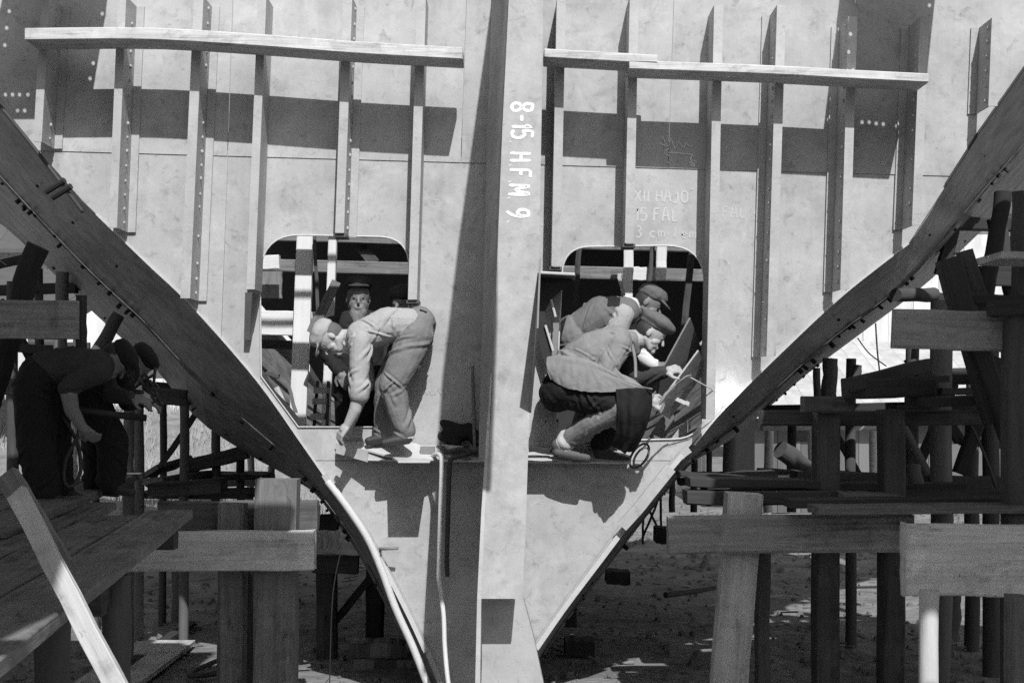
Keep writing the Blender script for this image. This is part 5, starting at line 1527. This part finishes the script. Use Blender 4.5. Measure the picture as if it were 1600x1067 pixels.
# right: low grey shed with sunlit roof, big pale hall added behind to stand for bright sky
t3 = thing('low_shed', 'low grey board shed with sunlit roof behind the right staging', 'shed', (8, 27, 0))
board_wall(t3, 4.6, 12.5, 27, 0, 1.95, .22, M_SHEDW, [(5.3, 5.95, 1.35, 1.85)])
roof(t3, [(4.2, 26.5, 1.85), (12.8, 26.5, 1.85), (12.8, 31, 3.4), (4.2, 31, 3.4)], .06, M_ROOFL, 24)
mb = MB(); mb.box((8.5, 29.2, .9), (7.7, 4.1, 1.75)); mb.build('core', M_ROOF, t3)
t4 = thing('pale_hall', 'tall pale hall standing for bright sky far behind the right staging', 'hall', (14, 45, 0))
board_wall(t4, 9.5, 24, 45, 0, 8.2, .8, M_WALL)
roof(t4, [(9, 44.4, 8.0), (24.5, 44.4, 8.0), (24.5, 52, 11), (9, 52, 11)], .1, M_ROOF, 12)
mb = MB(); mb.box((16.7, 48.3, 4.0), (14.4, 6.0, 7.9)); mb.build('core', M_ROOF, t4)
# fence and timber stacks on the far ground
ft = thing('board_fence', 'low pale board fence on the far ground right of the keel', 'fence', (3, 33, 0))
board_wall(ft, 1.2, 4.5, 33, 0, .9, .2, M_WALL)
random.seed(9)
for i, (x, y, l, a) in enumerate([(3.6, 22, 1.8, .2), (3.9, 22.3, 2.1, .1), (6.4, 21, 2.2, -.3), (7.2, 21.6, 1.9, .5), (4.9, 20.4, 1.5, .9), (-6.0, 20.5, 2.4, .15), (-6.6, 21.2, 2.2, -.1), (-5.2, 21.8, 2.0, .3)]):
    d = Vector((math.cos(a), math.sin(a), 0)) * l / 2; c = Vector((x, y, .16))
    z = .06 if x > 0 else .35
    side = 'right' if x > 0 else 'left'
    nm = ('first', 'second', 'third', 'fourth', 'fifth', 'first', 'second', 'third')[i]
    tag(timber('plank', c - d + Vector((0, 0, z)), c + d + Vector((0, 0, z + .04)), .22, .06, M_WOODL, None, up=(0, 0, 1)), 'sunlit loose plank on the far ground %s of the keel, %s from the left' % (side, nm), 'plank', 'sunlit planks on the far ground')

# unseen dark shed added behind the viewpoint to block low sky light
t5 = thing('sky_block_shed', 'unseen dark shed added behind the viewpoint to block low sky', 'shed', (0, -6.5, 0))
mb = MB(); mb.box((0, -8, 1.9), (26, 3, 3.8)); mb.build('wall', M_SHEDW, t5)
mb = MB(); mb.box((0, -8, 3.86), (27, 3.6, .1)); mb.build('roof', M_ROOF, t5)

rows = [(-.708, 2.3, 5.5), (-.99, -1.0, 5.9)] + [(-.99 - .282 * (i + 1), -1.0 + random.uniform(-.1, .1), (6.2 if i < 1 else 6.9 if i < 2 else 7.5 if i < 4 else 8.0 if i < 8 else 8.9) + random.uniform(-.06, .06)) for i in range(22)]
shade_staging('shade_staging', 'unseen plank staging added to shade the left side from above', rows, 4.78)
rows = []
for i in range(20):
    x = 1.72 + .282 * i
    y1 = (5.9 if i < 1 else 6.7 if i < 2 else 7.5 if i < 4 else 7.9 if i < 6 else 8.9) + random.uniform(-.06, .06)
    if i in (4,):
        rows += [(x, -1.0, 2.7), (x, 3.6, y1)]
    elif i in (7, 9):
        rows += [(x, -1.0, 2.6), (x, 3.1, y1)]
    else:
        rows.append((x, -1.0 + random.uniform(-.1, .1), y1))
shade_staging('shade_staging', 'unseen plank staging added to shade the right side from above', rows, 4.78)

rows = [(2.75 + .282 * i, 10.7, 15.2) for i in range(17)]  # unseen staging added to keep the ground on the right in shade
t = thing('shade_staging', 'high plank staging added unseen behind the bulkhead to shade the right ground', 'staging', (2.75, 10.7, 5.3))
for (x, y0, y1) in rows:
    if (x * 7) % 1 < .12: continue
    timber('staging_plank', (x + .14, y0, 5.32), (x + .14, y1, 5.32), .29, .05, M_WOODD, t, up=(0, 0, 1), warp=.001)
timber('bearer', (2.2, 11.2, 5.22), (7.6, 11.2, 5.22), .14, .1, M_WOODD, t)
timber('bearer', (2.2, 14.6, 5.22), (7.6, 14.6, 5.22), .14, .1, M_WOODD, t)
# long boom added unseen in front of the girder above the view: it widens the girder's shadow
bm_l = [(-60, 775, .75), (0, 769, .9), (200, 741.5, 1.45), (400, 714, 2.0), (600, 690, 2.52), (800, 676, 3.05), (960, 664, 3.5), (1080, 655, 3.8)]
mb = MB(); vs, fs = [], []
for (py, px, so) in bm_l:
    c = P(px, py, YB) + Vector((TAN_AZ * so, -so, so)); w = .05 + .16 * max(0, min(1, py / 700))
    vs += [c, c + Vector((w, 0, 0)), c + Vector((w, .04, .04)), c + Vector((0, .04, .04))]
for i in range(len(bm_l) - 1):
    for k in range(4): fs.append((i*4+k, i*4+(k+1) % 4, (i+1)*4+(k+1) % 4, (i+1)*4+k))
fs += [(0, 1, 2, 3), tuple((len(bm_l)-1)*4 + k for k in range(4))]
tag(mb.add(vs, fs).build('boom', M_WOODD), 'tapered timber boom added unseen above the view to widen the girder shadow', 'boom')
SC.cycles.use_denoising = False
